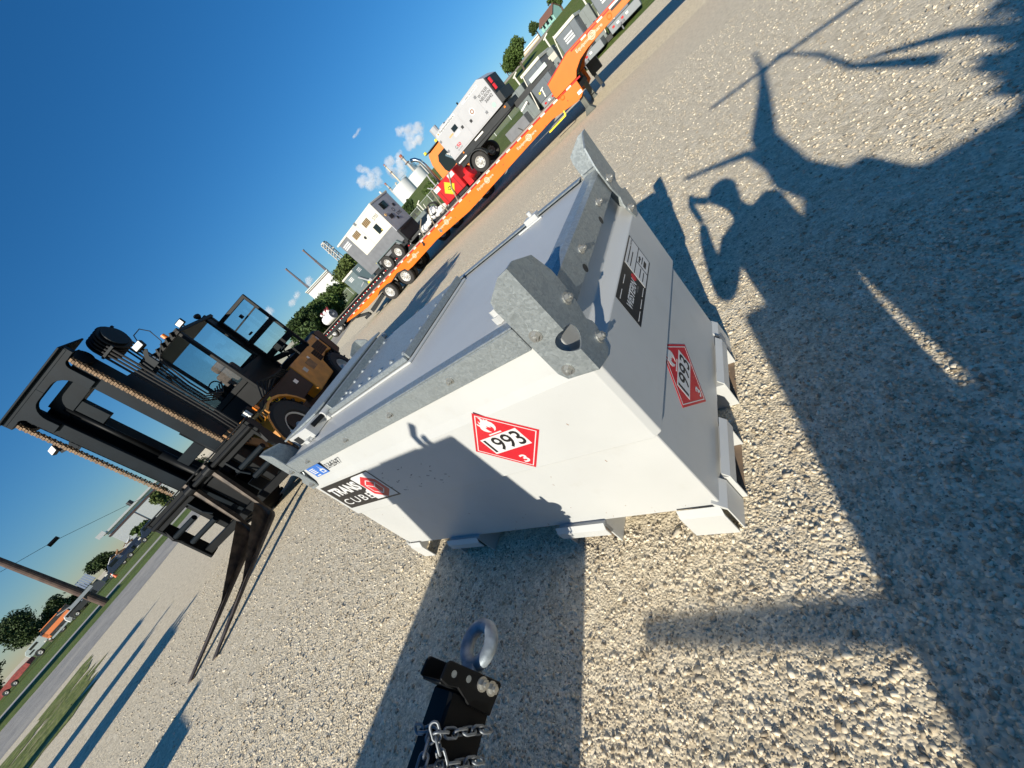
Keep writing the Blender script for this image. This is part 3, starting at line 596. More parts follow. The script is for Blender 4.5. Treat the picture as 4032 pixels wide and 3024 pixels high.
for q_ in ((-.30, .52, .60, .74, 3.50, 3.78), (-.30, .52, .58, .72, 1.75, 1.95), (-.30, .06, .62, .70, 3.10, 3.50), (-.3, .52, .6, .74, .5, .8)):
    m = MB(); mbar(m, *q_); m.build('cross_member', BLACKM, FL, .006)
m = MB()
for x in (-.20, .42): m.cyl((x, mz(.62, .5), .5), (x, mz(.62, 2.2), 2.2), .075, n=14).cyl((x, mz(.62, 2.2), 2.2), (x, mz(.62, 3.6), 3.6), .045, n=12)
m.build('lift_cylinder', BLACK, FL, smooth=True)
for x in (-.615, .835):                                               # leaf chains
    q = MB(); k = 62
    for i in range(k):
        z = 1.62 + i * (3.84 - 1.62) / k; q.box((x - .036 + (.012 if i % 2 else 0), mz(.36, z) - .028, z), (x + .024 + (.012 if i % 2 else 0), mz(.36, z) + .028, z + .030))
        q.cyl((x - .042, mz(.36, z), z + .015), (x + .042, mz(.36, z), z + .015), .013, n=6)
    q.build('lift_chain', CHAINM, FL)
    MB().cyl((x - .04, mz(.50, 3.78), 3.78), (x + .04, mz(.50, 3.78), 3.78), .13, n=20).build('chain_sheave', BLACK, FL)
# hose drum on the mast head and the hose bundles
hd = MB()
for i in range(5): hd.lathe([(.02, -.012), (.215, -.012), (.235, 0), (.215, .012), (.02, .012)], (.955 + .058 * i, .52, 3.74), (1, 0, 0), 22)
hd.cyl((.93, .52, 3.74), (1.22, .52, 3.74), .16, n=18).build('hose_drum', BLACK, FL)
MB().bar((.94, .30, 3.62), (1.21, .30, 3.62), .035).bar((.94, .70, 3.90), (1.21, .70, 3.90), .035).bar((.80, .52, 3.74), (.94, .52, 3.74), .05).cyl((1.222, .52, 3.74), (1.236, .52, 3.74), .175, n=24).build('drum_guard', BLACKM, FL)
hs = MB()
for i in range(4):
    x = .965 + i * .06; hs.tube([(x, .31, 3.68), (x - .02, .38, 2.9), (x - .03, .44, 2.0), (x - .04, .44, 1.3)], .017, 6)
    hs.tube([(x, .735, 3.70), (x + .02, .68, 3.1), (x + .01, .62, 2.6), (x, .64, 2.3), (x + .05, .85, 2.15), (x + .1, 1.0, 2.3)], .015, 6)
hs.build('hydraulic_hose', RUBBER, FL, smooth=True)
hb = MB()
for i in range(4):
    for z in (3.13, 3.19): hb.box((.945 + i * .062, .60, z), (.995 + i * .062, .66, z + .045))
hb.build('hose_clamp', LAMP, FL)
def work_light(x, y, z, bx, by, bz, rz=0.0, cable=True):
    lt = MB().box((-.085, -.03, -.06), (.085, .035, .06), Matrix.Translation((x, y, z)) @ Matrix.Rotation(rz, 4, 'Z') @ Matrix.Rotation(-.35, 4, 'X')).build('work_light', BLACK, FL, .012)
    MB().box((-.072, -.036, -.048), (.072, -.0305, .048), Matrix.Translation((x, y, z)) @ Matrix.Rotation(rz, 4, 'Z') @ Matrix.Rotation(-.35, 4, 'X')).build('lens', LAMP, lt, .01)
    q = MB().bar((bx, by, bz), (x, y + .02, z - .07), .07, .012, up=(0, 1, 0)).bar((bx - .1, by, bz - .03), (bx + .1, by, bz - .03), .16, .02, up=(0, 1, 0))
    if cable: q.tube([(x + .02, y + .04, z + .05), (x + .05, y + .08, z + .16), (x + .17, y + .12, z + .17), (x + .24, y + .12, z + .05), (x + .22, y + .1, z - .15), (bx + .1, by + .02, bz - .1)], .008, 6)
    q.build('lamp_bracket', BLACKM, lt)
work_light(1.36, .42, 3.40, 1.20, .44, 3.18, .2); work_light(-1.02, .36, 3.38, -.80, .40, 3.24, -.1, False)
MB().box((-.80, .38, 3.16), (-.60, .40, 3.30)).box((-.76, .40, 3.02), (-.68, .42, 3.12)).box((.95, .56, 3.04), (1.22, .58, 3.30)).build('lamp_plate', BLACKM, FL)
# carriage and forks
cg = MB().box((-1.28, .02, 1.585), (1.54, .16, 1.610)).box((-1.26, .05, 1.34), (-.26, .20, 1.575)).box((.52, .05, 1.34), (1.52, .20, 1.575)).box((-.26, .10, 1.36), (.52, .22, 1.56))
cg.box((-1.26, .08, .46), (1.46, .20, .60)).box((-1.28, .04, .42), (-1.22, .26, 1.585)).box((1.40, .04, .42), (1.46, .26, 1.585)).box((-.62, .12, .60), (-.50, .34, 1.34)).box((.74, .12, .60), (.86, .34, 1.34)).box((-.05, .14, .60), (.29, .30, 1.34))
cg.build('carriage', BLACK, FL, .008)
MB().cyl((-1.24, .03, 1.47), (1.50, .03, 1.47), .045, n=12).build('fork_shaft', BLACK, FL)
for x in (-1.26, 1.42): MB().prism([(0, 1.36), (-.10, 1.30), (-.16, 1.12), (-.10, .95), (0, .86), (.06, .95), (-.02, 1.12), (.04, 1.28)], (x, .16, 0), (0, 1, 0), (0, 0, 1), (.05, 0, 0)).build('side_hook', BLACK, FL)
for x in (-.13, .385):
    f = MB(); prof = [(.07, 1.60), (.02, 1.60), (-.10, .30), (-.13, .22), (-.20, .185), (-2.62, .012), (-2.62, .028), (-1.6, .122), (-.23, .238), (-.17, .28), (-.03, .60), (.06, 1.45)]
    f.prism([(a, z) for a, z in prof], (x - .045, 0, 0), (0, 1, 0), (0, 0, 1), (.09, 0, 0))
    fk = f.build('fork', FORKM, FL, .01)
    MB().lathe([(.05, -.085), (.085, -.085), (.085, .085), (.05, .085)], (x, .03, 1.47), (1, 0, 0), 16).build('fork_eye', BLACK, fk)
    
for x in (-.42, .66): MB().bar((x, .02, 1.36), (x + .02, .0, 1.1), .03).bar((x + .02, .0, 1.1), (x + .1, -.01, .95), .03).build('hook_rod', BLACKM, FL)
for x, z, w in ((-.95, 1.12, .3), (.95, 1.12, .34), (1.0, .86, .3), (-.8, .85, .34)): MB().cyl((x - w, .06, z), (x + w, .06, z), .05, n=12).build('side_shift_ram', BLACKM, FL)
# front axle, frame, wheels, fenders
MB().box((-.62, .9, .42), (.86, 5.2, 1.02)).box((-.75, 1.0, .55), (1.0, 1.7, .9)).build('chassis', BLACK, FL, .02)
for sx, x in ((1, 1.02), (-1, -.78)):
    wheel(FL, (x, 1.34, .72), (sx, 0, 0), .72, .42, .38, knob=22, holes=0, tm=RUBBER)
    wheel(FL, (x, 5.02, .58), (sx, 0, 0), .58, .36, .30, knob=20, holes=0, tm=RUBBER)
    x0, x1 = (x - .20, x + .25) if sx > 0 else (x - .25, x + .2)
    fr = [(1.34 + .82 * math.cos(a), .72 + .80 * math.sin(a)) for a in [PI * (1.0 - .9 * i / 10) for i in range(11)]]; inn = [(1.34 + .77 * math.cos(a), .72 + .75 * math.sin(a)) for a in [PI * (1.0 - .9 * i / 10) for i in range(11)]]
    MB().prism(fr + inn[::-1], (x0, 0, 0), (0, 1, 0), (0, 0, 1), (x1 - x0, 0, 0)).build('fender', BLACK if sx < 0 else AMBERP, FL)
MB().prism([(1.15, .70), (1.15, 1.50), (1.42, 1.60), (3.05, 1.62), (3.05, 1.0), (2.3, 1.0), (2.15, .70)], (1.02, 0, 0), (0, 1, 0), (0, 0, 1), (.16, 0, 0)).build('step_panel', BLACK, FL, .01)
hood = MB().prism([(3.10, .98), (3.10, 1.66), (3.45, 1.70), (5.55, 1.80), (5.78, 1.66), (5.82, 1.30), (5.62, .98), (5.5, 1.16), (5.05, 1.24), (4.5, 1.16), (4.32, .78), (3.10, .78)], (-.93, 0, 0), (0, 1, 0), (0, 0, 1), (2.10, 0, 0)).build('engine_hood', AMBERP, FL, .03, seg=2)
MB().box((-.85, 3.5, 1.72), (1.10, 5.4, 1.80)).build('hood_top', BLACK, hood, .02)
MB().prism([(5.42, .92), (5.86, 1.0), (5.92, 1.75), (5.6, 1.86), (5.42, 1.82)], (-.95, 0, 0), (0, 1, 0), (0, 0, 1), (2.14, 0, 0)).build('counterweight', BLACK, FL, .04, seg=2)
gm_ = MB()
for (b0, b1, z0, z1) in ((4.70, 5.30, 1.28, 1.60), (4.36, 4.66, 1.20, 1.50)):
    for i in range(9):
        gm_.bar((1.172, b0 + (b1 - b0) * i / 8, z0), (1.172, b0 + (b1 - b0) * i / 8, z1), .012)
    for i in range(6): gm_.bar((1.172, b0, z0 + (z1 - z0) * i / 5), (1.172, b1, z0 + (z1 - z0) * i / 5), .012)
    gm_.box((1.1705, b0, z0), (1.1712, b1, z1))
gm_.build('grille', BLACK, hood)
for b, z, w, h, mm in ((3.35, 1.28, .17, .13, mat('warning_label', (.5, .47, .4), .5)), (4.0, 1.44, .10, .08, REFW), (5.35, 1.58, .16, .12, mat('silver_label', (.45, .46, .47), .4)), (3.7, 1.20, .36, .26, RUST)): MB().box((1.1705, b, z), (1.1725, b + w, z + h)).build('label_plate', mm, hood)
for b, z in ((1.42, 1.44), (1.55, 1.36), (2.6, 1.3)): MB().box((1.181, b, z), (1.184, b + .15, z + .10)).build('label_plate', YELV if b < 2 else REFW, FL)
# tan tilt arms, headlight, hazard board
MB().bar((.80, .42, 1.60), (1.04, .78, .62), .10, .13).box((.72, .36, 1.52), (.95, .5, 1.68)).build('tilt_arm', RUST, FL, .005)
MB().bar((-.55, .42, 1.60), (-.70, .78, .62), .10, .13).build('tilt_arm', RUST, FL, .005)
hl = MB().box((.98, .86, 1.52), (1.16, .96, 1.72)).build('headlight', BLACK, FL, .01); MB().box((1.0, .852, 1.55), (1.14, .859, 1.69)).build('lens', LAMP, hl, .008)
MB().box((1.19, .88, 1.54), (1.27, .96, 1.64)).build('indicator', AMBER, FL, .01)
hz = MB().box((.99, .86, 1.36), (1.35, .90, 1.46)).build('hazard_board', AMBERP, FL)
for i in range(4): MB().prism([(0, 0), (.04, 0), (.07, .098), (.03, .098)], (1.0 + .085 * i, .859, 1.361), (1, 0, 0), (0, 0, 1), (0, -.002, 0)).build('stripe', BLACK, hz)
MB().box((1.0, .9, .72), (1.12, .93, .86)).bar((1.12, .93, .76), (1.24, .93, .86), .06).build('step_plate', REFW, FL)
# cab: x -.70 .. 1.0, y 1.95 .. 3.10, z 1.62 .. 3.50
X0, X1, Y0, Y1, Z0, Z1 = -.72, 1.0, 1.95, 3.10, 1.62, 3.44
c = MB()
for x, y in ((X0, Y0), (X1, Y0), (X0, Y1), (X1, Y1)): c.box((x - .04, y - .04, Z0), (x + .04, y + .04, Z1))
c.box((X0, Y0 - .03, 2.02), (X1, Y0 + .02, 2.14)).box((X0, Y1 - .03, 2.3), (X1, Y1 + .03, 2.40)).box((X1 - .03, Y0, 2.06), (X1 + .03, Y0 + .22, 2.2)).box((.30, Y0 - .03, 2.14), (.36, Y0 + .03, Z1)).box((X0 - .03, Y0, 2.3), (X0 + .03, Y1, 2.4)).box((X0, Y1 - .02, Z0), (X1, Y1 + .02, 2.3))
c.box((X0, Y0 - .02, Z0), (X1, Y0 + .01, 2.02)).box((X0 - .02, Y0, Z0), (X0 + .01, Y1, 2.3)).box((X1 - .02, Y0, Z0), (X1 + .02, Y1, 2.28)).box((X1 - .03, 2.9, 2.28), (X1 + .03, 3.06, Z1))
c.build('cab_frame', BLACK, FL, .012)
rf = MB().box((X0 - .06, Y0 - .04, Z1), (X1 + .05, Y1 + .08, Z1 + .07)).build('cab_roof', BLACK, FL, .01)
sl = MB()
for i in range(12):
    x = X0 + .02 + i * .145; sl.box((x, Y0 - .10, Z1 + .03), (x + .03, Y1 - .1, Z1 + .12), Matrix.Translation((x, 0, Z1 + .06)) @ Matrix.Rotation(.5, 4, 'Y') @ Matrix.Translation((-x, 0, -Z1 - .06)))
sl.box((X0 - .04, Y0 - .02, Z1 + .071), (X1 + .04, Y0 + .03, Z1 + .10)).box((X0 - .04, Y1 - .15, Z1 + .071), (X1 + .04, Y1 - .1, Z1 + .10)).build('guard_slat', BLACK, rf)
for nm, a, b in (('windshield', (X0 + .04, Y0 - .006, 2.14), (.30, Y0 - .002, Z1)), ('windshield', (.36, Y0 - .006, 2.14), (X1 - .04, Y0 - .002, Z1)), ('rear_window', (X0 + .04, Y1, 2.40), (X1 - .04, Y1 + .004, Z1)), ('side_window', (X0 - .003, Y0 + .04, 2.40), (X0 + .001, Y1 - .04, Z1))):
    MB().box(a, b).build(nm, GLASS, FL)
SEATM = mat('seat_cloth', (.17, .12, .10), .9, var=.2, vscale=20)
st = MB().box((-.02, 2.45, 1.95), (.52, 2.95, 2.08)).box((-.02, 2.88, 2.08), (.52, 3.02, 2.60)).box((.08, 2.90, 2.60), (.42, 3.0, 2.80)).build('seat', SEATM, FL, .05, seg=3)
MB().box((-.05, 2.3, 1.64), (.55, 2.95, 1.95)).box((.56, 2.5, 2.02), (.64, 2.9, 2.2)).build('seat_base', BLACK, FL, .02)
cs = MB().tube([(.25, 2.02, 1.9), (.25, 2.14, 2.2), (.25, 2.2, 2.36)], .03, 8)
cs.tube([(.25 + .17 * math.cos(t), 2.2 + .06 * math.sin(t), 2.38 + .16 * math.sin(t)) for t in [2 * PI * i / 18 for i in range(18)]], .014, 6, True).box((-.1, 1.99, 2.0), (.6, 2.12, 2.24)).build('steering_wheel', BLACK, FL)
DASHM = mat('dash_grey', (.16, .17, .18), .35)  # one even grey for the dashboard
MB().prism([(2.0, 2.13), (2.3, 2.2), (2.3, 2.14), (2.0, 2.05)], (-.66, 0, 0), (0, 1, 0), (0, 0, 1), (.9, 0, 0)).build('dashboard', DASHM, FL)
# open door standing out at the rear edge of the cab
dr = MB(); D0, D1 = 1.03, 1.90; yd = 3.08
dr.box((D0, yd - .025, 1.80), (D0 + .07, yd + .025, 3.27)).box((D1 - .07, yd - .025, 1.66), (D1, yd + .025, 3.27)).box((D0, yd - .026, 3.20), (D1, yd + .026, 3.28)).box((D0, yd - .024, 2.50), (D1, yd + .024, 2.62)).box((D0, yd - .024, 2.04), (D1, yd + .024, 2.18)).box((D0, yd - .024, 1.66), (D1, yd + .024, 1.76)).bar((D0, yd, 2.02), (D1, yd, 1.70), .05, .12)
door = dr.build('cab_door', BLACK, FL, .01)
MB().bar((D0 + .07, yd, 2.93), (D1 - .07, yd, 2.95), .03).build('window_bar', BLACK, door)
for z0, z1 in ((2.62, 3.20), (2.18, 2.50), (1.78, 2.04)): MB().box((D0 + .07, yd - .003, z0), (D1 - .07, yd + .003, z1)).build('window_glass', GLASS, door)
for a_, b_ in (((1.45, yd - .06, 2.98), (1.51, yd - .004, 3.06)), ((1.25, yd - .06, 2.66), (1.33, yd - .004, 2.70)), ((D0 - .02, yd - .06, 2.56), (D0 + .08, yd - .026, 2.66))): MB().box(a_, b_).build('door_handle', BLACK, door)
MB().bar((1.2, 3.3, 1.7), (1.34, 3.35, 2.1), .03).box((1.22, 3.28, 1.98), (1.46, 3.33, 2.2)).build('mirror', BLACK, FL); MB().box((1.30, 3.272, 2.02), (1.42, 3.279, 2.16)).build('mirror_glass', LAMP, FL)
wl = MB().box((.72, 2.55, 3.62), (.90, 2.60, 3.74)).bar((.8, 2.58, 3.5), (.81, 2.58, 3.64), .03).build('work_light', BLACK, FL, .01); MB().box((.735, 2.543, 3.635), (.885, 2.549, 3.725)).build('lens', LAMP, wl, .008)
MB().lathe([(.001, 0), (.06, 0), (.055, .05), (.035, .10), (.001, .11)], (.95, 2.95, 3.60), (0, -1, .15), 14).bar((.95, 2.95, 3.5), (.95, 2.95, 3.6), .025).build('horn', BLACK, FL)
bc = MB().cyl((.70, 2.05, 3.51), (.70, 2.05, 3.56), .05, n=12).build('beacon', BLACK, FL); MB().cyl((.70, 2.05, 3.56), (.70, 2.05, 3.66), .045, .04, n=12).build('lens', AMBER, bc)
hw = MB()
for i in range(5): hw.tube([(1.05, 1.6 + .1 * i, 1.62), (1.15, 1.8 + .12 * i, 1.9 - .05 * i), (1.2, 2.3 + .1 * i, 1.75), (1.1, 2.6 + .1 * i, 1.6)], .014, 6)
hw.build('hose_loop', RUBBER, FL)

# ------------------------------------------------------------------ orange lowboy trailer: local x along it, y away from the camera
TA = math.atan(.069); TX, TY = Vector((math.cos(TA), math.sin(TA), 0)), Vector((-math.sin(TA), math.cos(TA), 0)); TO = Vector((-4.34, 16.54, 0))
def tw(s, off, z=0.0): return TO + TX * s + TY * off + Vector((0, 0, z))
TR = thing('lowboy_trailer', 'orange gooseneck flatbed trailer loaded with machines beyond the white tank', 'trailer', tw(0, 0), TA)
beam = [(-17.9, 1.02), (-17.6, 1.12), (-15.7, 1.15), (-11.45, 1.17), (-8.4, 1.17), (-.42, 1.17), (.40, 1.17), (.40, .72), (.24, .62), (.05, .60), (-1.0, .78), (-2.3, .72), (-6.2, .55), (-8.6, .68), (-10.9, .60), (-11.32, .62), (-11.40, .80), (-12.0, .93), (-12.75, .82), (-13.1, .90), (-13.9, .92), (-14.4, .78), (-15.6, .76)]
for off, nm in ((0, 'side_beam'), (2.45, 'side_beam')):
    MB().prism(beam, (0, off, 0), (1, 0, 0), (0, 0, 1), (0, .05, 0)).build(nm, ORANGE, TR, .01)
MB().box((-17.6, .06, .80), (.3, 2.44, .98)).build('frame_floor', DARKF, TR)
neck = [(-.47, 1.185), (-.50, 1.30), (-.44, 1.72), (.60, 1.96), (1.75, 1.95), (4.6, 1.93), (4.6, 1.62), (2.0, 1.60), (1.25, 1.57), (.86, 1.50), (.58, 1.35), (.45, 1.185)]
for off in (-.012, 2.45): MB().prism(neck, (0, off, 0), (1, 0, 0), (0, 0, 1), (0, .05, 0)).build('gooseneck', ORANGE, TR, .01)
MB().prism([(-.40, 1.72), (.60, 1.94), (4.5, 1.92), (4.5, 1.70), (1.1, 1.66), (.5, 1.4), (.2, 1.2), (-.40, 1.2)], (0, .04, 0), (1, 0, 0), (0, 0, 1), (0, 2.40, 0)).build('neck_deck', DARKF, TR)
MB().prism([(-.46, 1.725), (.60, 1.965), (4.6, 1.945), (4.6, 1.925), (.60, 1.945), (-.44, 1.70)], (0, -.03, 0), (1, 0, 0), (0, 0, 1), (0, .02, 0)).build('neck_trim', REDP, TR)
for i in range(8):                                                     # deck planks
    MB().box((-11.4, .06 + i * .30, 1.171), (-.55, .06 + i * .30 + .28, 1.21 + .006 * math.sin(i * 2.3))).build('deck_plank', WOOD, TR)
for i in range(8): MB().prism([(-17.7, 1.08), (-17.7, 1.12), (-15.7, 1.19), (-11.42, 1.205), (-11.42, 1.17), (-15.7, 1.15)], (0, .06 + i * .30, 0), (1, 0, 0), (0, 0, 1), (0, .28, 0)).build('deck_plank', WOOD, TR)
MB().box((-11.45, -.022, 1.172), (-.5, .055, 1.225)).build('deck_edge', mat('edge_wood', (.33, .26, .22), .8, var=.2), TR)
k = 0; x = -17.3
while x < .30:                                                         # reflective strip, red and white pieces
    z = 1.085 + (.06 * (x + 17.3) / 6 if x < -11.3 else .055); w_ = .20 if k % 2 else .40
    if not (-.5 < x + w_ and False): MB().box((x, -.0045, z - .026), (x + w_, -.0015, z + .026)).build('reflector_strip', REFW if k % 2 else REDL, TR)
    x += w_ + .012; k += 1
x = .75; k = 0
while x < 4.3:
    w_ = .20 if k % 2 else .42; MB().box((x, -.0165, 1.862), (x + w_, -.0135, 1.91)).build('reflector_strip', REFW if k % 2 else REDL, TR); x += w_ + .012; k += 1
LOGO = mat('pale_logo', (.62, .50, .36), .5)
def logo(s, z, w, y):
    lt = letter('logo_lettering', 'EquipmentShare', LOGO, TR, (s - w / 2, y, z - .035), (1, 0, 0), (0, 0, 1), w=w, h=.10, bold=.02)
    for r, q in ((.125, .095), (.072, .045)): MB().holed(circ(s + .12, z + .01, r, 14), circ(s + .12, z + .01, q, 14), (0, y - .0015, 0), (1, 0, 0), (0, 0, 1), (0, -.001, 0)).build('logo_ring', LOGO, lt)
for s in (-10.42, -7.62, -4.70, -2.22): logo(s, .90 if s < -10 else .93, 1.02, -.0015)
logo(1.40, 1.74, 1.05, -.0135)
letter('unit_number', '1007', REFW, TR, (2.95, -.0135, 1.71), (1, 0, 0), (0, 0, 1), w=.4, h=.11, bold=.04)
for s in (-13.50, -11.84):
    for off in (.22, .60, 1.9, 2.28): wheel(TR, (s, off, .495), (0, -1 if off < 1 else 1, 0), .51, .24, .30, holes=10)
    MB().cyl((s, .3, .47), (s, 2.2, .47), .07, n=10).build('axle', DARKF, TR)
MB().prism([(-15.9, .30), (-14.2, .55), (-14.2, .75), (-15.9, .55)], (0, .3, 0), (1, 0, 0), (0, 0, 1), (0, .3, 0)).bar((-17.3, .3, .85), (-16.2, .3, .45), .10, .16).box((-16.7, .2, .30), (-16.1, .32, .46)).build('ramp_lift', DARKF, TR)
for off in (.20, 2.20):                                                # landing legs
    lg = MB().box((.10, off, .20), (.27, off + .17, 1.15)).prism([(-.02, .012), (.40, .012), (.27, .22), (.10, .22)], (0, off - .06, 0), (1, 0, 0), (0, 0, 1), (0, .30, 0)).build('landing_leg', mat('leg_steel', (.10, .105, .09), .6, .2, var=.3), TR)
MB().box((.55, 2.1, .75), (1.0, 2.3, 1.2)).bar((.62, 2.15, .95), (.67, 2.15, .3), .12).build('landing_gear', DARKF, TR)
MB().bar((-1.35, -.03, .53), (-.53, -.03, .56), .05).bar((-.53, -.03, .56), (-.50, -.02, .72), .05).build('hand_bar', YELV, TR)
rg = MB()
for s, z in ((-.28, 1.07), (2.2, 1.74)): rg.tube([(s + .075 * math.cos(t), -.03, z + .075 * math.sin(t)) for t in [2 * PI * i / 16 for i in range(16)]], .012, 6, True)
rg.build('lashing_ring', ORANGE, TR)
MB().box((2.32, -.04, 1.79), (2.85, -.013, 1.90)).build('tool_plate', DARKF, TR); MB().box((2.30, -.041, 1.86), (2.62, -.0405, 1.92)).build('reflector', REFW, TR)
for i in range(9): MB().cyl((-.2 - i * 1.13, -.0015, .86 + .07 * math.sin(i * 5)), (-.2 - i * 1.13, -.004, .86 + .07 * math.sin(i * 5)), .025, n=8).build('bolt_hole', mat('dark_orange', (.35, .07, .01), .6), TR)
MB().lathe([(.001, 0), (.05, 0), (.085, .012), (.085, .02), (.001, .02)], (-8.05, -.001, .84), (0, -1, 0), 16).build('marker_light', CHROME, TR); MB().box((-9.35, -.04, .93), (-9.27, -.004, 1.10)).cyl((-9.38, -.03, .92), (-9.30, -.03, 1.02), .05, n=10).build('winch', DARKF, TR)
MB().box((.20, -.0052, .72), (.37, -.0022, .83)).build('label_plate', REFW, TR)

# ------------------------------------------------------------------ machines on the lowboy
tk = dict(ex=(1, 0, 0), ey=(0, 0, 1))
def on(s, off=0.0, z=1.22): return tw(s, off, z)
G1 = thing('portable_generator', 'light grey generator lettered NEUSON 36042 on a single axle chassis on the orange trailer', 'generator', on(-5.3, .30), TA)
b = MB().prism([(.05, 1.17), (3.10, 1.21), (3.10, 2.28), (2.85, 2.44), (.15, 2.36), (.05, 2.27)], (0, 0, 0), (1, 0, 0), (0, 0, 1), (0, 1.55, 0)).build('canopy', LGREY, G1, .02, seg=2)
MB().box((3.102, .05, 1.22), (3.15, 1.5, 2.25)).build('end_panel', DARKF, G1, .01); MB().box((3.102, .04, 1.24), (3.30, 1.5, 1.62)).build('end_shelf', DARKF, G1, .01)
for z in (1.83, 2.08): MB().cyl((3.17, .30, z - .10), (3.17, .30, z + .10), .07, n=12).build('tail_lamp', mat('tail_red', (.6, .02, .03), .25), G1)
MB().box((.0, .05, .90), (3.25, 1.5, 1.165)).prism([(.1, .72), (3.2, .86), (3.2, .9), (.1, .9)], (0, .08, 0), (1, 0, 0), (0, 0, 1), (0, 1.3, 0)).build('chassis', DARKF, G1, .01)
MB().bar((3.2, .75, .85), (5.2, .75, .92), .16, .20).build('tow_bar', DARKF, G1); MB().box((4.2, .60, .95), (5.0, .66, 1.10)).build('marker_board', mat('pale_board', (.5, .55, .52), .5), G1); MB().bar((3.3, .6, .55), (3.7, .6, .64), .06).build('marker_bar', REFW, G1)
MB().box((5.15, .68, .9), (5.45, .82, 1.1)).build('hitch', mat('hitch_cream', (.5, .47, .38), .5), G1)
wheel(G1, (.95, -.02, .40), (0, -1, 0), .40, .24, .23); wheel(G1, (.95, 1.55, .40), (0, 1, 0), .40, .24, .23)
fd = [(.95 + .50 * math.cos(a), .42 + .48 * math.sin(a)) for a in [PI * i / 10 for i in range(11)]]; fi = [(.95 + .46 * math.cos(a), .42 + .44 * math.sin(a)) for a in [PI * i / 10 for i in range(11)]]
MB().prism(fd + fi[::-1], (0, -.16, 0), (1, 0, 0), (0, 0, 1), (0, .26, 0)).build('mudguard', DARKF, G1)
for x0, x1 in ((.12, 1.42), (1.46, 2.42)): MB().box((x0, -.010, 1.24), (x1, -.0015, 2.20 if x0 < 1 else 2.24)).build('side_door', LGREY, G1, .006)
for a, q in ((.13, 1.55), (.13, 2.0), (2.42, 1.4), (2.42, 2.05)): MB().box((a - .05, -.022, q), (a + .05, -.011, q + .09)).build('door_hinge', GREY2, G1)
MB().box((.85, -.014, 1.88), (1.12, -.0105, 2.07)).build('control_window', DGLASS, G1)
for x, z in ((1.22, 1.72), (1.66, 1.62)): MB().box((x, -.018, z), (x + .11, -.0105, z + .11)).build('door_latch', DARKF, G1)
MB().box((.55, -.013, 1.86), (.80, -.0105, 1.92)).build('warning_strip', mat('orange_strip', (.75, .35, .15), .5), G1); MB().box((.78, -.013, 1.72), (1.10, -.0105, 1.83)).build('pink_label', mat('pink_label', (.78, .6, .58), .5), G1)
for r, q, mm in ((.13, .001, WHITEV), ): MB().cyl((1.98, -.0105, 1.86), (1.98, -.0125, 1.86), r, n=20).build('badge', mm, G1)
MB().holed(circ(1.98, 1.86, .085, 16), circ(1.98, 1.86, .045, 16), (0, -.013, 0), (1, 0, 0), (0, 0, 1), (0, -.001, 0)).build('badge_ring', mat('badge_brown', (.25, .12, .06), .5), G1)
MB().cyl((2.82, -.0015, 1.42), (2.82, -.004, 1.42), .085, n=18).build('round_label', mat('green_label', (.35, .5, .42), .5), G1)
INK = mat('grey_ink', (.09, .09, .09), .5)
letter('lettering', 'W CKER', INK, G1, (2.50, -.001, 1.95), w=.52, h=.105, bold=.03, **tk); letter('lettering', 'NEUSON', INK, G1, (2.48, -.001, 1.81), w=.56, h=.105, bold=.03, **tk); letter('lettering', '36042', INK, G1, (2.62, -.001, 1.66), w=.40, h=.105, bold=.03, **tk)
letter('lettering', 'G', INK, G1, (.46, -.0105, 1.40), w=.10, h=.12, bold=.02, **tk); letter('lettering', '50', REDV, G1, (.57, -.0105, 1.40), w=.22, h=.12, bold=.03, **tk); letter('lettering', '50 HW', INK, G1, (.48, -.0105, 1.29), w=.30, h=.07, **tk)
sg = MB().prism([(0, 0), (1.18, .015), (1.18, .13), (0, .115)], (.16, -.001, 2.235), (1, 0, 0), (0, 0, 1), (0, -.003, 0)).build('name_strip', WHITEV, G1); letter('lettering', 'EquipmentShare', INK, sg, (.36, -.004, 2.265), w=.92, h=.075, bold=.02, **tk)
MB().cyl((.26, -.0045, 2.295), (.26, -.0055, 2.295), .038, n=14).build('logo_disc', mat('logo_orange', (.75, .25, .06), .5), sg)
sg = MB().box((1.85, -.004, 2.26), (2.75, -.001, 2.345)).build('phone_strip', WHITEV, G1); letter('lettering', '1 (888) 80-RENTS', INK, sg, (1.98, -.004, 2.285), w=.72, h=.045, bold=.01, **tk)
MB().cyl((1.60, .3, 2.38), (1.60, .3, 2.52), .035, n=10).build('exhaust_cap', BLACK, G1); MB().box((.45, .1, 2.36), (.7, .3, 2.44)).build('lifting_eye', LGREY, G1)
for x, z, mm in ((.55, 1.13, AMBER), (1.3, 1.10, REFW), (.1, .98, REFW)): MB().box((x, .03, z - .03), (x + (.5 if mm is REFW else .06), .048, z + .03)).build('marker', mm, G1)
MB().box((3.05, .02, 1.06), (3.12, .048, 1.12)).build('amber_marker', AMBER, G1)

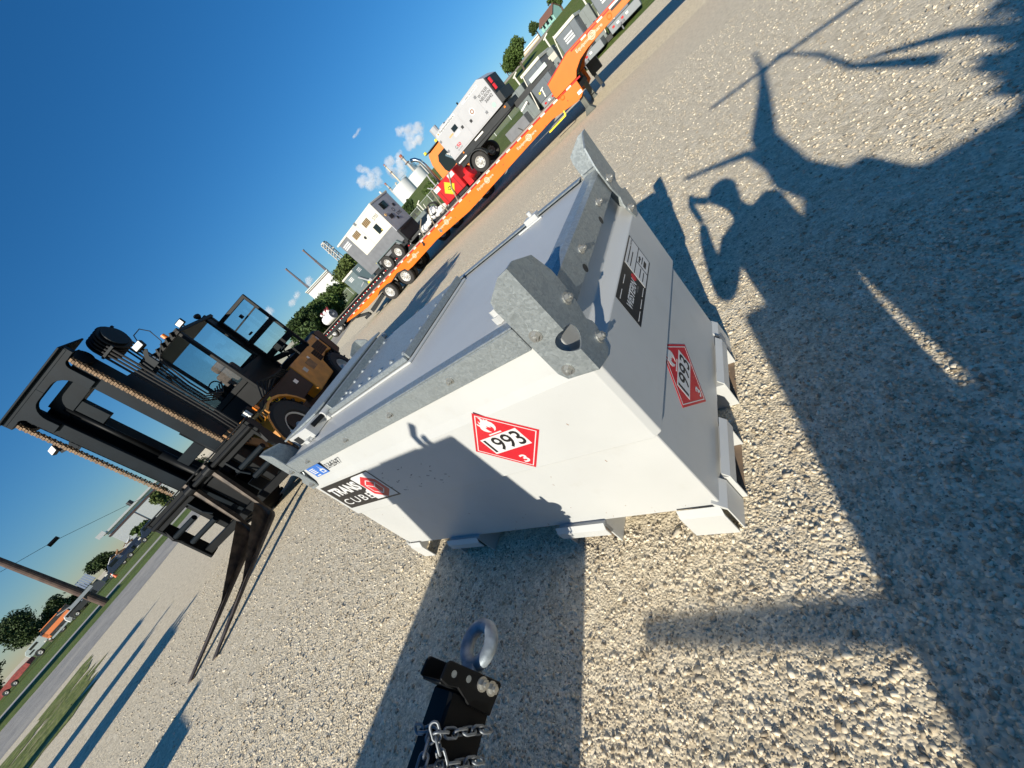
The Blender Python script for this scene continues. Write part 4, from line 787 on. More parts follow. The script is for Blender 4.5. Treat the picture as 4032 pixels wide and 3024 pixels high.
G2 = thing('towed_generator', 'cream and grey generator numbered 5705 with two axles, on the orange trailer rear', 'generator', on(-13.75, .30, 1.20), TA)
MB().box((.08, .0, .58), (3.55, 1.75, 2.74)).build('housing', GREY2, G2, .02)
wp = MB().box((.98, -.015, 1.42), (3.60, -.0015, 2.76)).build('side_panel', CREAM, G2, .006); MB().box((-.06, -.03, 2.742), (3.62, 1.78, 2.84)).build('roof', CREAM, G2, .02)
MB().box((3.552, .0, 1.10), (3.60, 1.72, 2.735)).build('end_panel', mat('end_grey', (.42, .43, .445), .45, var=.08), G2, .008); MB().box((3.552, .03, .42), (3.68, 1.65, 1.095)).box((3.60, .1, .98), (3.72, 1.6, 1.099)).build('end_base', DARKF, G2, .01)
ek = dict(ex=(0, 1, 0), ey=(0, 0, 1))
MB().box((3.601, .45, 2.20), (3.612, 1.0, 2.56)).build('port_window', DGLASS, G2, .06, seg=3); MB().box((3.601, 1.28, 2.02), (3.612, 1.46, 2.18)).build('socket', DARKF, G2, .01)
MB().cyl((3.601, .26, 1.98), (3.63, .26, 1.98), .07, n=12).build('side_lamp', mat('warm_lamp', (.8, .5, .2), .3), G2); MB().box((3.601, .38, 1.66), (3.62, .72, 1.86)).cyl((3.601, .85, 1.52), (3.63, .85, 1.52), .08).build('outlet', DARKF, G2)
MB().box((1.98, -.0185, 1.43), (1.99, -.0152, 2.75)).build('door_seam', GREY2, G2)
for x0 in (1.28, 2.34):
    lb = MB().box((x0 - .02, -.0165, 2.26), (x0 + .50, -.0155, 2.56)).build('louvre_panel', DARKF, G2)
    for i in range(4): MB().box((x0, -.024, 2.275 + i * .07), (x0 + .48, -.017, 2.315 + i * .07)).build('louvre', LOUVRE, lb)
MB().box((2.66, -.019, 1.60), (3.02, -.0155, 2.05)).build('inspection_window', DGLASS, G2); MB().cyl((2.98, -.022, 1.66), (2.98, -.0195, 1.66), .03).build('gauge', YELV, G2)
MB().cyl((1.82, -.03, 2.02), (1.82, -.0155, 2.02), .085, n=14).build('fuel_cap', DARKF, G2)
fl_ = MB().box((1.14, -.018, 1.58), (1.66, -.0155, 1.84)).build('paper_label', mat('white_label', (.72, .68, .68), .5), G2); letter('lettering', 'EquipmentShare', mat('label_red', (.55, .12, .1), .5), fl_, (1.18, -.019, 1.74), w=.44, h=.05, **tk)
letter('lettering', '5705', INK, G2, (3.05, -.0155, 2.18), w=.42, h=.17, bold=.01, **tk); letter('lettering', '5705', INK, G2, (3.601, 1.02, 1.58), w=.42, h=.15, bold=.03, **ek)
MB().holed(circ(1.05, 1.93, .11, 14), circ(1.05, 1.93, .07, 14), (3.601, 0, 0), (0, 1, 0), (0, 0, 1), (.002, 0, 0)).build('logo_mark', INK, G2)
for i in range(3):
    for sx in (0, 1): pass
    MB().box((.20, -.006, 2.30 + i * .10), (.78, -.0015, 2.365 + i * .10)).build('logo_bar', WHITEV, G2)
for x in (1.62, 2.70):
    wheel(G2, (x, .02, .40), (0, -1, 0), .40, .22, .22); wheel(G2, (x, 1.72, .40), (0, 1, 0), .40, .22, .22)
MB().prism([(1.02, .45), (1.15, .84), (3.2, .84), (3.35, .55), (3.28, .55), (3.12, .80), (1.2, .80), (1.08, .45)], (0, -.15, 0), (1, 0, 0), (0, 0, 1), (0, .24, 0)).build('mudguard', TEALG, G2)
MB().box((.3, .1, .36), (3.5, 1.6, .579)).bar((.35, .3, .05), (.35, .3, .5), .08).bar((3.4, .3, .3), (4.9, .8, .35), .12).build('chassis', DARKF, G2)
MB().cyl((3.45, 1.5, 2.84), (3.45, 1.5, 2.98), .05).build('exhaust_cap', CREAM, G2); MB().box((1.0, -.02, .78), (1.14, -.001, .84)).build('side_marker', YELV, G2); MB().box((1.92, -.032, 2.70), (2.08, -.0305, 2.86)).build('roof_latch', GREY2, G2)

RB = thing('red_tool_box', 'red steel machine with a yellow diamond warning sign strapped to the orange trailer', 'machine', on(-7.05, .30, 1.22), TA)
MB().prism([(.0, .18), (1.42, .18), (1.42, 1.06), (.05, 1.06)], (0, 0, 0), (1, 0, 0), (0, 0, 1), (0, 1.4, 0)).build('body', REDP, RB, .02)
for x in (.20, 1.20): MB().box((x, -.012, .185), (x + .05, -.0015, 1.05)).build('body_rib', mat('dark_red', (.30, .008, .01), .5), RB)
dm = MB().prism([(.72, .26), (1.06, .60), (.72, .94), (.38, .60)], (0, -.013, 0), (1, 0, 0), (0, 0, 1), (0, -.004, 0)).build('warning_sign', YELV, RB)
qd = lambda k: [(.72, .60 - k), (.72 + k, .60), (.72, .60 + k), (.72 - k, .60)]
MB().holed(qd(.315), qd(.295), (0, -.0175, 0), (1, 0, 0), (0, 0, 1), (0, -.001, 0)).build('sign_border', BLACKV, dm); letter('sign_symbol', 'C3', BLACKV, dm, (.63, -.0175, .53), w=.20, h=.15, bold=.05, **tk)
for x, w_ in ((.02, .34), (1.02, .36)): MB().box((x, -.016, .84), (x + w_, -.0125, 1.03)).build('white_label', WHITEV, RB)
MB().box((.05, .1, .03), (1.38, 1.3, .179)).build('skid', DARKF, RB); MB().box((-.05, .1, .92), (-.01, .5, 1.02)).bar((-.25, .2, 1.3), (.05, .2, .95), .03).bar((-.08, .2, 1.22), (-.08, .2, .9), .02).build('handle_frame', LGREY, RB)
MB().lathe([(.03, .0), (.30, .0), (.30, .2), (.03, .2)], (1.78, .25, .42), (1, 0, .3), 20).box((1.45, .2, .05), (1.75, 1.2, .5)).build('hose_reel', REDP, RB)

TB = thing('tarp_bundle', 'crumpled white tarp bundle with black hose loops strapped on the trailer deck', 'bundle', on(-8.2, .55, 1.22), TA)
g = np.random.default_rng(5); q = MB()
for i in range(34):
    a = g.random() * 2 - 1; q.ball((a * .85, .25 + (g.random() - .5) * .5, .17 + .38 * (1 - abs(a) ** 1.4) * g.random() + .03), .10 + .13 * g.random(), 8, 6, (1.5, 1.0, .75))
tb = q.build('tarp', TARP, TB); dm_ = tb.modifiers.new('crumple', 'DISPLACE'); tx_ = bpy.data.textures.new('folds', 'CLOUDS'); tx_.noise_scale = .14; dm_.texture = tx_; dm_.strength = .10
q = MB()
for i in range(9): q.tube([(.28 + (.34 + .02 * math.sin(i * 3)) * math.cos(t), .0 + .06 * math.sin(i * 2 + t) + .02 * i, .56 + (.24 + .02 * math.cos(i * 5)) * math.sin(t)) for t in [2 * PI * j / 20 for j in range(20)]], .016, 6, True)
q.build('hose', RUBBER, TB)
def strap(label, pts):
    q = MB()
    for a, b_ in zip(pts, pts[1:]): q.bar(a, b_, .05, .012, up=(0, -1, 0))
    o = q.build('tie_down_strap', STRAPM); o.parent = None; o.matrix_world = Matrix.Translation(TO) @ Matrix.Rotation(TA, 4, 'Z'); tag(o, label, 'strap', 'tie-down straps on the orange trailer')
strap('webbing strap slanting across the left side of the red machine', [(-7.02, .0, 1.20), (-7.12, .14, 1.75), (-7.08, .24, 2.32)])
strap('webbing strap crossing the yellow diamond sign on the red machine', [(-6.28, .0, 1.21), (-6.22, .22, 1.75), (-5.82, .25, 2.30)])
strap('webbing strap over the left end of the white tarp bundle', [(-9.02, .0, 1.20), (-8.98, .25, 1.6), (-8.75, .5, 1.85)])
strap('webbing strap over the middle of the white tarp bundle', [(-8.10, .0, 1.20), (-8.06, .2, 1.65), (-7.95, .5, 2.0)])

# ------------------------------------------------------------------ second trailer beyond, with its loads
T2 = thing('flatbed_trailer', 'black flatbed trailer with red and white tape behind the orange one', 'trailer', tw(-31.5, 8.0, .43), TA)
MB().prism([(0, .62), (0, .80), (17.0, .92), (17.0, .72), (5, .50), (3, .45)], (0, 0, 0), (1, 0, 0), (0, 0, 1), (0, 2.4, 0)).build('frame', DARKF, T2)
MB().prism([(.2, 1.14), (17, 1.22), (17, 1.16), (.2, 1.08)], (0, -.02, -.02), (1, 0, 0), (0, 0, 1), (0, 2.44, 0)).build('deck', mat('old_deck', (.20, .17, .14), .85, var=.2), T2)
MB().prism([(.2, .78), (17, .88), (17, 1.13), (.2, 1.05)], (0, .0, 0), (1, 0, 0), (0, 0, 1), (0, .05, 0)).build('side_rail', BLACK, T2)
for i in range(58): MB().box((.3 + i * .285, -.006, .80 + i * .0016), (.3 + i * .285 + .15, -.001, .87 + i * .0016)).build('reflector_strip', REFW if i % 2 else REDL, T2)
for x in (1.25, 2.5):
    for y in (.2, 2.2): wheel(T2, (x, y, .48), (0, -1 if y < 1 else 1, 0), .48, .28, .27, holes=8)
PT = thing('pump_tank', 'white horizontal tank unit with grey round end on the black flatbed', 'tank', tw(-30.9, 8.5, 1.60), TA)
MB().lathe([(.001, 0), (.3, .0), (.42, .08), (.45, .2), (.45, 1.6), (.44, 1.62)], (.0, .6, .50), (1, 0, 0), 20).build('vessel', WALLW, PT, smooth=False)
MB().lathe([(.44, 0), (.42, .02), (.001, .02)], (1.62, .6, .50), (1, 0, 0), 20).build('end_disc', GREY2, PT)
MB().box((1.645, .45, .40), (1.65, .72, .56)).build('end_label', REFW, PT); MB().cyl((1.645, .42, .76), (1.66, .42, .76), .05).cyl((1.645, .8, .7), (1.66, .8, .7), .04).build('port', BLACK, PT)
g = np.random.default_rng(3); q = MB()
for i in range(16): q.ball((.4 + 1.2 * g.random(), .3 + .5 * g.random(), .85 + .35 * g.random()), .08 + .08 * g.random(), 7, 5)
q.build('valve_gear', WALLW, PT)
q = MB()
for x in (.5, 1.3, 1.7): q.cyl((x, .5, 1.05), (x + .15, .5, 1.28), .10, n=10)
q.build('valve_wheel', mat('valve_red', (.22, .03, .03), .5), PT)
TC_ = thing('small_compressor', 'small teal grey compressor with cream roof parked behind the black flatbed', 'compressor', tw(-26.2, 10.2, .68), TA)
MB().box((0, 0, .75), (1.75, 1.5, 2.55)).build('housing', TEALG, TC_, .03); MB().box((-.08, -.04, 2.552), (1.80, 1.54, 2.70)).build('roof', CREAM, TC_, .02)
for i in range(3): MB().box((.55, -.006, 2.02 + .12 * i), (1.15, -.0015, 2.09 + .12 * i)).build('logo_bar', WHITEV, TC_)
MB().box((1.76, .0, .75), (3.2, 1.5, 2.62)).build('second_housing', mat('dark_teal_panel', (.055, .085, .095), .5), TC_, .02)  # second housing in a darker teal than the first
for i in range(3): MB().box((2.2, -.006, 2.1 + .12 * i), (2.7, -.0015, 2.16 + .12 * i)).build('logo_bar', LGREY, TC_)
MB().bar((1.9, -.2, 1.9), (2.9, -.25, .55), .10).bar((1.1, -.01, 1.2), (1.7, -.01, 1.3), .06).box((2.4, -.3, .6), (2.9, -.02, 1.15)).build('front_gear', LGREY, TC_)
MB().cyl((2.45, -.35, .95), (2.45, -.3, .95), .14).build('yellow_cap', YELV, TC_)
for x in (.6, 2.6): wheel(TC_, (x, -.02, .33), (0, -1, 0), .33, .2, .19)

# ------------------------------------------------------------------ row of compressors along the fence
def compressor(x, y, rz, label, w=1.34):
    z = gz(y); c = thing('air_compressor', label, 'compressor', (x, y, z), rz, 'grey compressors along the fence')
    MB().box((-w / 2, 0, .62), (w / 2, 2.4, 2.26)).build('housing', GREY1, c, .03)
    MB().box((-w / 2 - .04, -.04, 2.262), (w / 2 + .04, 2.44, 2.42)).build('roof', CREAM, c, .02)
    MB().box((w / 2 + .002, .2, .9), (w / 2 + .008, 2.2, 2.1)).build('side_door', GREY2, c)
    MB().box((w / 2 - .36, -.006, .70), (w / 2 - .352, -.001, 2.24)).build('door_seam', DARKF, c)
    for i in range(3): MB().box((-.30, -.008, 1.62 + .13 * i), (.26, -.0015, 1.70 + .13 * i)).build('logo_bar', WHITEV, c)
    MB().box((-w / 2 + .03, .02, .20), (w / 2 + .5, 2.3, .615)).build('skirt', mat('skirt_grey', (.22, .24, .25), .5), c, .02)
    for i in range(4): MB().box((-w / 2 + .2 + i * .28, .008, .40), (-w / 2 + .34 + i * .28, .015, .50)).build('reflector_strip', REFW if i % 2 else REDL, c)
    MB().cyl((-.18, -.05, .70), (-.12, -.05, 1.14), .04).bar((-.25, -.05, 1.1), (0, -.05, 1.16), .05).build('jack_handle', REFW, c); MB().cyl((-.35, -.04, 1.05), (-.35, -.001, 1.05), .06).build('yellow_cap', YELV, c)
    MB().box((-.2, -.35, .22), (.2, .02, .36)).bar((.0, -.8, .3), (.0, -.2, .3), .08).cyl((0, -.6, .0), (0, -.6, .34), .04).build('drawbar', GREY2, c)
    for sx in (-1, 1): wheel(c, (sx * (w / 2 + .02), 1.3, .31), (sx, 0, 0), .31, .2, .18, holes=6)
    return c
def at(az, d): a = math.radians(az); return CPOS.x + d * math.sin(a), CPOS.y + d * math.cos(a)
for az, d, lb, w in ((-22.6, 28.6, 'grey air compressor low between the generator chassis and the gooseneck, cream roof', 1.4), (-17.75, 29.2, 'grey air compressor right behind the kink of the orange gooseneck', 1.36), (-12.9, 29.6, 'grey air compressor above the logo on the orange gooseneck arm', 1.34), (-8.35, 30.2, 'grey air compressor at the top edge of the view, beyond the gooseneck end', 1.34)):
    x, y = at(az, d)
    if az < -20: 
        bx = thing('equipment_box', 'grey low equipment box with tape seen under the generator tow bar', 'equipment box', (x, y, gz(y)), math.radians(6))
        MB().box((-.8, 0, .25), (.75, 1.2, 1.02)).build('housing', GREY2, bx, .02); MB().box((-.62, -.02, .1), (.7, 1.0, .249)).bar((.3, -.1, .3), (.1, -.15, .75), .06).build('base', DARKF, bx)
        for i in range(4): MB().box((.1 + i * .15, -.006, .30), (.2 + i * .15, -.001, .40)).build('reflector_strip', REFW if i % 2 else REDL, bx)
    else: compressor(x, y, math.radians(2 + (az + 13) * .6), lb, w)
def cabinet(x, y, rz, label, w, d, h, nm='light_tower', base=.3):
    z = gz(y); c = thing(nm, label, 'light tower', (x, y, z), rz, 'green grey cabinets along the fence')
    MB().box((-w / 2, 0, base), (w / 2, d, h)).build('cabinet', mat('green_grey', (.145, .17, .165), .5, var=.1), c, .02)
    MB().box((-.02, -.006, base + .1), (-.012, -.001, h - .05)).box((.1, -.008, h * .5), (.22, -.001, h * .62)).cyl((-.25, -.02, h * .7), (-.25, -.001, h * .7), .03).build('door_fitting', DARKF, c)
    MB().cyl((w / 2 - .1, .2, h), (w / 2 - .1, .2, h + .55), .05).bar((w / 2 - .2, .2, h + .5), (w / 2 + .15, .2, h + .6), .06).bar((w / 2 + .02, -.05, .5), (w / 2 + .35, -.05, h + .25), .05).build('folded_mast', CREAM, c)
    MB().box((-w / 2, .05, .05), (w / 2 + .2, d - .1, base - .002)).cyl((-w / 2 - .02, .5, .28), (-w / 2 + .1, .5, .28), .28).cyl((w / 2 - .1, .5, .28), (w / 2 + .02, .5, .28), .28).build('running_gear', DARKF, c)
for az, d, lb, w, h in ((-20.3, 29.5, 'green grey cabinet between the lettered generator and the compressors', .9, 2.15), (-15.45, 30.5, 'green grey cabinet in the gap after the first compressor', .7, 2.2), (-10.6, 31, 'green grey cabinet in the gap before the last compressor', .7, 2.2), (-38.4, 30.5, 'green grey cabinet behind the numbered generator and the tarp bundle', 1.3, 1.75)):
    x, y = at(az, d); cabinet(x, y, math.radians(5), lb, w, 1.0, h)

# ------------------------------------------------------------------ chain link fence
CHL = bpy.data.materials.new('chain_link'); CHL.use_nodes = True; n = CHL.node_tree.nodes; l = CHL.node_tree.links
tp = n.new('ShaderNodeBsdfTransparent'); mxs = n.new('ShaderNodeMixShader'); mxs.inputs[0].default_value = .16; n['Principled BSDF'].inputs['Base Color'].default_value = (.35, .36, .35, 1)
l.new(tp.outputs[0], mxs.inputs[1]); l.new(n['Principled BSDF'].outputs[0], mxs.inputs[2]); l.new(mxs.outputs[0], n['Material Output'].inputs[0])
fa, fb = Vector((-92, 58, 0)), Vector((18, 62, 0)); nf = 37
fence = thing('chain_link_fence', 'chain link fence with pale posts and top rail in front of the grass field', 'fence', (0, 0, 0))
fp = [fa.lerp(fb, i / (nf - 1)) for i in range(nf)]
pme = MB().cyl((0, 0, 0), (0, 0, 1.85), .055, n=8).ball((0, 0, 1.87), .065, 6, 4).mesh('post')
PMAT = mat('fence_pipe', (.52, .54, .50), .5, .3)
for p in fp: put('post', pme, PMAT, fence).location = (p.x, p.y, gz(p.y))
rl = MB()
for a, b_ in zip(fp, fp[1:]): rl.cyl((a.x, a.y, gz(a.y) + 1.80), (b_.x, b_.y, gz(b_.y) + 1.80), .04, n=6)
rl.build('top_rail', PMAT, fence)
fm = MB()
for a, b_ in zip(fp, fp[1:]): fm.add([(a.x, a.y + .06, gz(a.y) + .03), (b_.x, b_.y + .06, gz(b_.y) + .03), (b_.x, b_.y + .06, gz(b_.y) + 1.78), (a.x, a.y + .06, gz(a.y) + 1.78)], [(0, 1, 2, 3)])
fm.build('wire_mesh', CHL, fence)

# ------------------------------------------------------------------ trees
LEAF = {}
def leafmat(nm, a, b):
    m = mat(nm, a, .7, col2=b, vscale=.8, island=True, spec=.3); pb = m.node_tree.nodes['Principled BSDF']
    pb.inputs['Subsurface Weight'].default_value = 0
    return m
LV1 = leafmat('leaves_mid', (.115, .175, .04), (.035, .062, .015)); LV2 = leafmat('leaves_dark', (.070, .112, .030), (.020, .038, .011)); LV3 = leafmat('leaves_yellow', (.15, .19, .05), (.045, .07, .018))
def leaves(name, blobs, n, size, m, parent, seed, flatn=0.0):
    """leaf-sized quads spread through the volume of overlapping clumps"""
    g = np.random.default_rng(seed); B = np.array(blobs, float); vol = B[:, 3] * B[:, 4] * B[:, 5]; k = g.choice(len(B), n, p=vol / vol.sum())
    d = g.normal(size=(n, 3)); d /= np.linalg.norm(d, axis=1)[:, None]; r = g.random(n) ** .42
    r *= (.80 + .32 * np.sin(d[:, 0] * 5 + B[k, 0] * 3) * np.sin(d[:, 1] * 4 + B[k, 1]) * np.sin(d[:, 2] * 5 + k))
    P = B[k, :3] + d * r[:, None] * B[k, 3:]
    u = g.normal(size=(n, 3)); u /= np.linalg.norm(u, axis=1)[:, None]; v = np.cross(u, g.normal(size=(n, 3))); v /= np.linalg.norm(v, axis=1)[:, None]
    s = size * (.5 + g.random(n))[:, None]; A, C_ = u * s, v * s * .55
    co = np.stack([P - A, P + C_, P + A * 1.1, P - C_], 1).reshape(-1, 3).astype(np.float32)
    me = bpy.data.meshes.new(name); me.vertices.add(4 * n); me.vertices.foreach_set('co', co.ravel()); me.loops.add(4 * n); me.loops.foreach_set('vertex_index', np.arange(4 * n, dtype=np.int32))
    me.polygons.add(n); me.polygons.foreach_set('loop_start', np.arange(0, 4 * n, 4, dtype=np.int32)); me.update(calc_edges=True)
    o = put(name, me, m, parent); o['kind'] = 'stuff'; return o
def tree(x, y, h, w, label, m, seed, n=5000, trunk=.3, z=None, size=.22, group='trees around the yard', nb=9, low=.22, cat='tree', nm='tree'):
    z = gz(y) if z is None else z; g = np.random.default_rng(seed); t = thing(nm, label, cat, (x, y, z), 0, group)
    blobs = []
    for i in range(nb):
        a = 2 * PI * g.random(); rr = w * .5 * (.15 + .62 * g.random()); zz = h * (low + (1 - low) * (.25 + .62 * g.random())); q = w * (.17 + .15 * g.random())
        blobs.append((rr * math.cos(a), rr * math.sin(a) * .8, zz, q, q, min(q * .75, h - zz + .05 * h)))
    blobs.append((0, 0, h * .72, w * .27, w * .27, h * .26))
    leaves('crown', blobs, int(n * 1.7), size * .78, m, t, seed)
    b = MB().cyl((0, 0, -.2), (.05 * w, 0, h * .45), h * .035 * (1 + trunk), h * .02, 9)
    for bl in blobs[:7]: b.tube([(.03 * w, 0, h * .25), (bl[0] * .4, bl[1] * .4, h * .3 + (bl[2] - h * .3) * .45), (bl[0], bl[1], bl[2])], [h * .016, h * .011, h * .004], 6)
    b.build('trunk', BARK, t); return t
def far(az, d, el=None): x, y = at(az, d); return x, y, (CPOS.z + d * math.tan(math.radians(el)) if el is not None else gz(y))
for az, d, h, w, lb, m, sd, n, sz, lo in (
    (-56.3, 62, 4.4, 8.0, 'dense dark green tree left of the flatbed behind the forklift cab', LV1, 11, 8000, .20, .02),
    (-54.2, 66, 4.2, 6.0, 'green bushy tree beside the white warehouse end', LV1, 12, 6000, .20, .02),
    (-58.6, 58, 4.6, 6.5, 'dark tree seen through the open cab door', LV2, 13, 6000, .20, .02),
    (-49.4, 74, 5.2, 6.4, 'loose pale tree behind the dark end of the numbered generator', LV3, 14, 5200, .24, .02),
    (-46.8, 78, 4.6, 5.6, 'green tree hidden partly by the cream generator', LV1, 15, 3500, .24, .02),
    (-38.55, 80, 3.7, 2.9, 'small round dark tree in front of the nearest storage tank', LV2, 16, 4200, .17, .12),
    (-34.9, 84, 3.4, 4.6, 'round green tree in front of the second storage tank', LV1, 17, 4000, .2, .1),
    (-18.3, 122, 6.2, 8.2, 'broad tree standing alone on the grass slope', LV1, 18, 6500, .32, .08),
    (-15.2, 190, 6.0, 4.5, 'dark tree left of the teal house', LV2, 19, 2200, .4, .05),
    (-12.1, 175, 7.5, 6.5, 'tree right of the teal house', LV1, 20, 3200, .4, .05),
    (-10.2, 150, 4.2, 7, 'low bushes at the top edge beside the fence', LV1, 21, 3000, .34, .0)):
    x, y = at(az, d); tree(x, y, h, w, lb, m, sd, n, size=sz, low=lo)
for az, d, h, w, lb, m, sd, n in ((-88.3, 118, 4.6, 6.4, 'dark spreading tree left of the white warehouse across the road', LV2, 31, 6000), (-84.6, 92, 2.6, 3.4, 'green bush in front of the white warehouse', LV1, 32, 3500), (-81.9, 96, 4.6, 4.0, 'yellow green tree behind the mast and forks', LV3, 33, 3000), (-94.6, 118, 8.2, 9.5, 'big dark tree behind the orange truck', LV2, 34, 9000), (-98.2, 108, 7.4, 10, 'dark tree at the left edge of the view', LV2, 35, 8000), (-92.6, 108, 5.0, 5.5, 'ragged tree beside the utility pole', LV2, 36, 4000), (-101.5, 120, 9, 10, 'dark tree beyond the left edge', LV2, 37, 3000), (-91.0, 116, 3.2, 4.5, 'olive tree under the white sign on the pole', LV3, 38, 2500), (-78.5, 110, 5.5, 9, 'trees hidden behind the forklift mast', LV1, 39, 4000)):
    x, y = at(az, d); tree(x, y, h, w, lb, m, sd, n, z=0, size=.22, low=.05)

# ------------------------------------------------------------------ storage tanks, stacks, masts and far buildings
def storage(az0, az1, d, el0, el1, label):
    x, y = at((az0 + az1) / 2, d); r = d * math.tan(math.radians(abs(az1 - az0) / 2)); z0 = CPOS.z + d * math.tan(math.radians(el0)); z1 = CPOS.z + d * math.tan(math.radians(el1))
    t = thing('storage_tank', label, 'storage tank', (x, y, z0), 0, 'white storage tanks of the plant'); h = z1 - z0
    MB().lathe([(r, -4), (r, h * .33), (r * 1.002, h * .335), (r, h * .34), (r, h * .66), (r * 1.002, h * .665), (r, h * .67), (r, h), (r * 1.012, h), (r * 1.012, h + .12), (r * .98, h + .12), (.01, h + r * .10)], (0, 0, 0), (0, 0, 1), 40).build('shell', TANKW, t)
    q = MB()
    for i in range(28): a = 2 * PI * i / 28; q.cyl((r * math.cos(a), r * math.sin(a), h), (r * math.cos(a), r * math.sin(a), h + .9), .05, n=5)
    q.tube([(r * math.cos(2 * PI * i / 28), r * math.sin(2 * PI * i / 28), h + .9) for i in range(28)], .05, 5, True)
    for i in range(14): a = -PI * .9 + i * .06; q.box((r * math.cos(a), r * math.sin(a) - .3, h * i / 14), (r * math.cos(a) + .6, r * math.sin(a) + .2, h * i / 14 + .08))
    q.build('railing_and_stair', STACKM, t)
storage(-38.65, -36.05, 215, 3.36, 5.02, 'white storage tank on the earth bank behind the red machine')
storage(-36.15, -33.9, 255, 3.55, 4.68, 'white storage tank partly hidden by the orange cab')
def stack(az, d, el0, el1, r, label, elbow=False, top=None):
    x, y = at(az, d); z0 = CPOS.z + d * math.tan(math.radians(el0)); z1 = CPOS.z + d * math.tan(math.radians(el1)); h = z1 - z0
    t = thing('plant_stack', label, 'stack', (x, y, z0), 0, 'stacks of the plant')
    MB().cyl((0, 0, -12), (0, 0, h * .62), r, r * .85, 12).cyl((0, 0, h * .62), (0, 0, h), r * .72, r * .66, 12).build('shaft', mat('stack_cream', (.62, .54, .42), .55) if elbow else STACKM, t)
    MB().cyl((0, 0, h * .60), (0, 0, h * .64), r * 1.4, n=12).cyl((0, 0, h * .93), (0, 0, h * .96), r * 1.1, n=12).build('platform', LATTICE, t)
    MB().cyl((0, 0, h), (0, 0, h + r * 1.2), r * .8, n=10).build('tip', mat('stack_tip', (.35, .10, .05), .6), t)
    if elbow: MB().tube([(0, 0, -4), (-1.2, 0, -1.5), (-3.2, 0, -1.0), (-4.2, 0, .3), (-3.6, 0, 2.2), (-2.9, 0, 3.0)], .55, 10).tube([(1.0, -.5, -3), (.6, -.5, .4), (-.6, -.5, .9)], .5, 10).build('elbow_pipe', mat('stack_cream', (.62, .54, .42), .55), t)
stack(-37.03, 290, 4.9, 7.5, .62, 'cream stack with an elbow pipe above the nearest storage tank', True)
stack(-34.88, 330, 4.6, 6.75, 1.35, 'thick grey stack with platforms behind the second storage tank')
stack(-33.8, 330, 4.2, 5.3, .7, 'short pale stack next to the truck exhaust pipe')
stack(-38.5, 300, 4.6, 6.1, .75, 'short grey stack left of the nearest storage tank')
x, y = at(-34.4, 335); z0 = CPOS.z + 335 * math.tan(math.radians(4.5)); ps = thing('pipe_structure', 'grey lattice pipe structure beside the thick stack', 'structure', (x, y, z0), 0)
q = MB()
for i in range(4):
    for j in range(3): q.bar((i * 1.6 - 3, j * 1.5, -10), (i * 1.6 - 3, j * 1.5, 9 - 2.4 * i), .22)
    for k in range(5): q.bar((-3, 0, k * 2.0), (i * 1.6 - 3, 1.5, k * 2.0 - .6 * i), .18)
q.build('lattice', STACKM, ps)
def lattice_mast(az, d, el0, el1, w, label, mm=LATTICE, taper=.5, dense=22):
    x, y = at(az, d); z0 = CPOS.z + d * math.tan(math.radians(el0)); z1 = CPOS.z + d * math.tan(math.radians(el1)); h = z1 - z0
    t = thing('lattice_mast', label, 'mast', (x, y, z0), .3, 'lattice masts on the horizon'); q = MB(); c = [(-1, -1), (1, -1), (1, 1), (-1, 1)]; ww = lambda z: w * (1 - (1 - taper) * z / h) / 2
    for a, b_ in c: q.bar((a * ww(0), b_ * ww(0), -12), (a * ww(h), b_ * ww(h), h), w * .16)
    for i in range(dense):
        z, zz = h * i / dense, h * (i + 1) / dense
        for (a, b_), (a2, b2) in zip(c, c[1:] + c[:1]): q.bar((a * ww(z), b_ * ww(z), z), (a2 * ww(zz), b2 * ww(zz), zz), w * .10)
    q.box((-w * .4, -w * .4, h), (w * .4, w * .4, h + .8)).bar((-w, 0, h * .5), (w, 0, h * .5), w * .2); q.build('lattice', mm, t)
lattice_mast(-54.3, 300, 4.2, 7.65, 1.25, 'thin lattice mast furthest left, above the white warehouse roof', taper=.4)
lattice_mast(-51.25, 300, 4.4, 7.72, 1.35, 'tall rusty lattice mast between the warehouse and the loose tree', taper=.35)
lattice_mast(-49.0, 300, 4.6, 6.75, 3.2, 'wide steel derrick head rising above the loose tree', STACKM, .9, 6)
def shed(nm, az0, az1, d, el0, el1, label, wall, roof, depth=18, gable=0.0, base=6, rot=None, trim=None):
    x0, y0 = at(az0, d); x1, y1 = at(az1, d); z0 = CPOS.z + d * math.tan(math.radians(el0)) - base; z1 = CPOS.z + d * math.tan(math.radians(el1)); w = math.hypot(x1 - x0, y1 - y0); rz = math.atan2(y1 - y0, x1 - x0)
    t = thing(nm, label, 'building', (x0, y0, z0), rz); h = z1 - z0
    MB().box((0, 0, 0), (w, depth, h)).build('wall', wall, t)
    MB().prism([(-.4, h + .002), (w + .4, h + .002), (w + .4, h + .35), (w / 2, h + .35 + gable), (-.4, h + .35)], (0, -.5, 0), (1, 0, 0), (0, 0, 1), (0, depth + 1, 0)).build('roof', roof, t)
    MB().box((-.2, -.06, h - .9), (w + .2, -.002, h - .55)).build('eave_band', trim or mat('brown_band', (.12, .07, .06), .6), t)
    return t, w, h
shed('warehouse', -54.9, -51.3, 190, 3.4, 4.5, 'white warehouse with a brown band behind the trees', WALLW, WALLW, base=4)
t, w, h = shed('warehouse', -86.4, -80.5, 112, .3, 2.05, 'large white warehouse across the road with a projecting gutter', WALLW, WALLW, base=3)
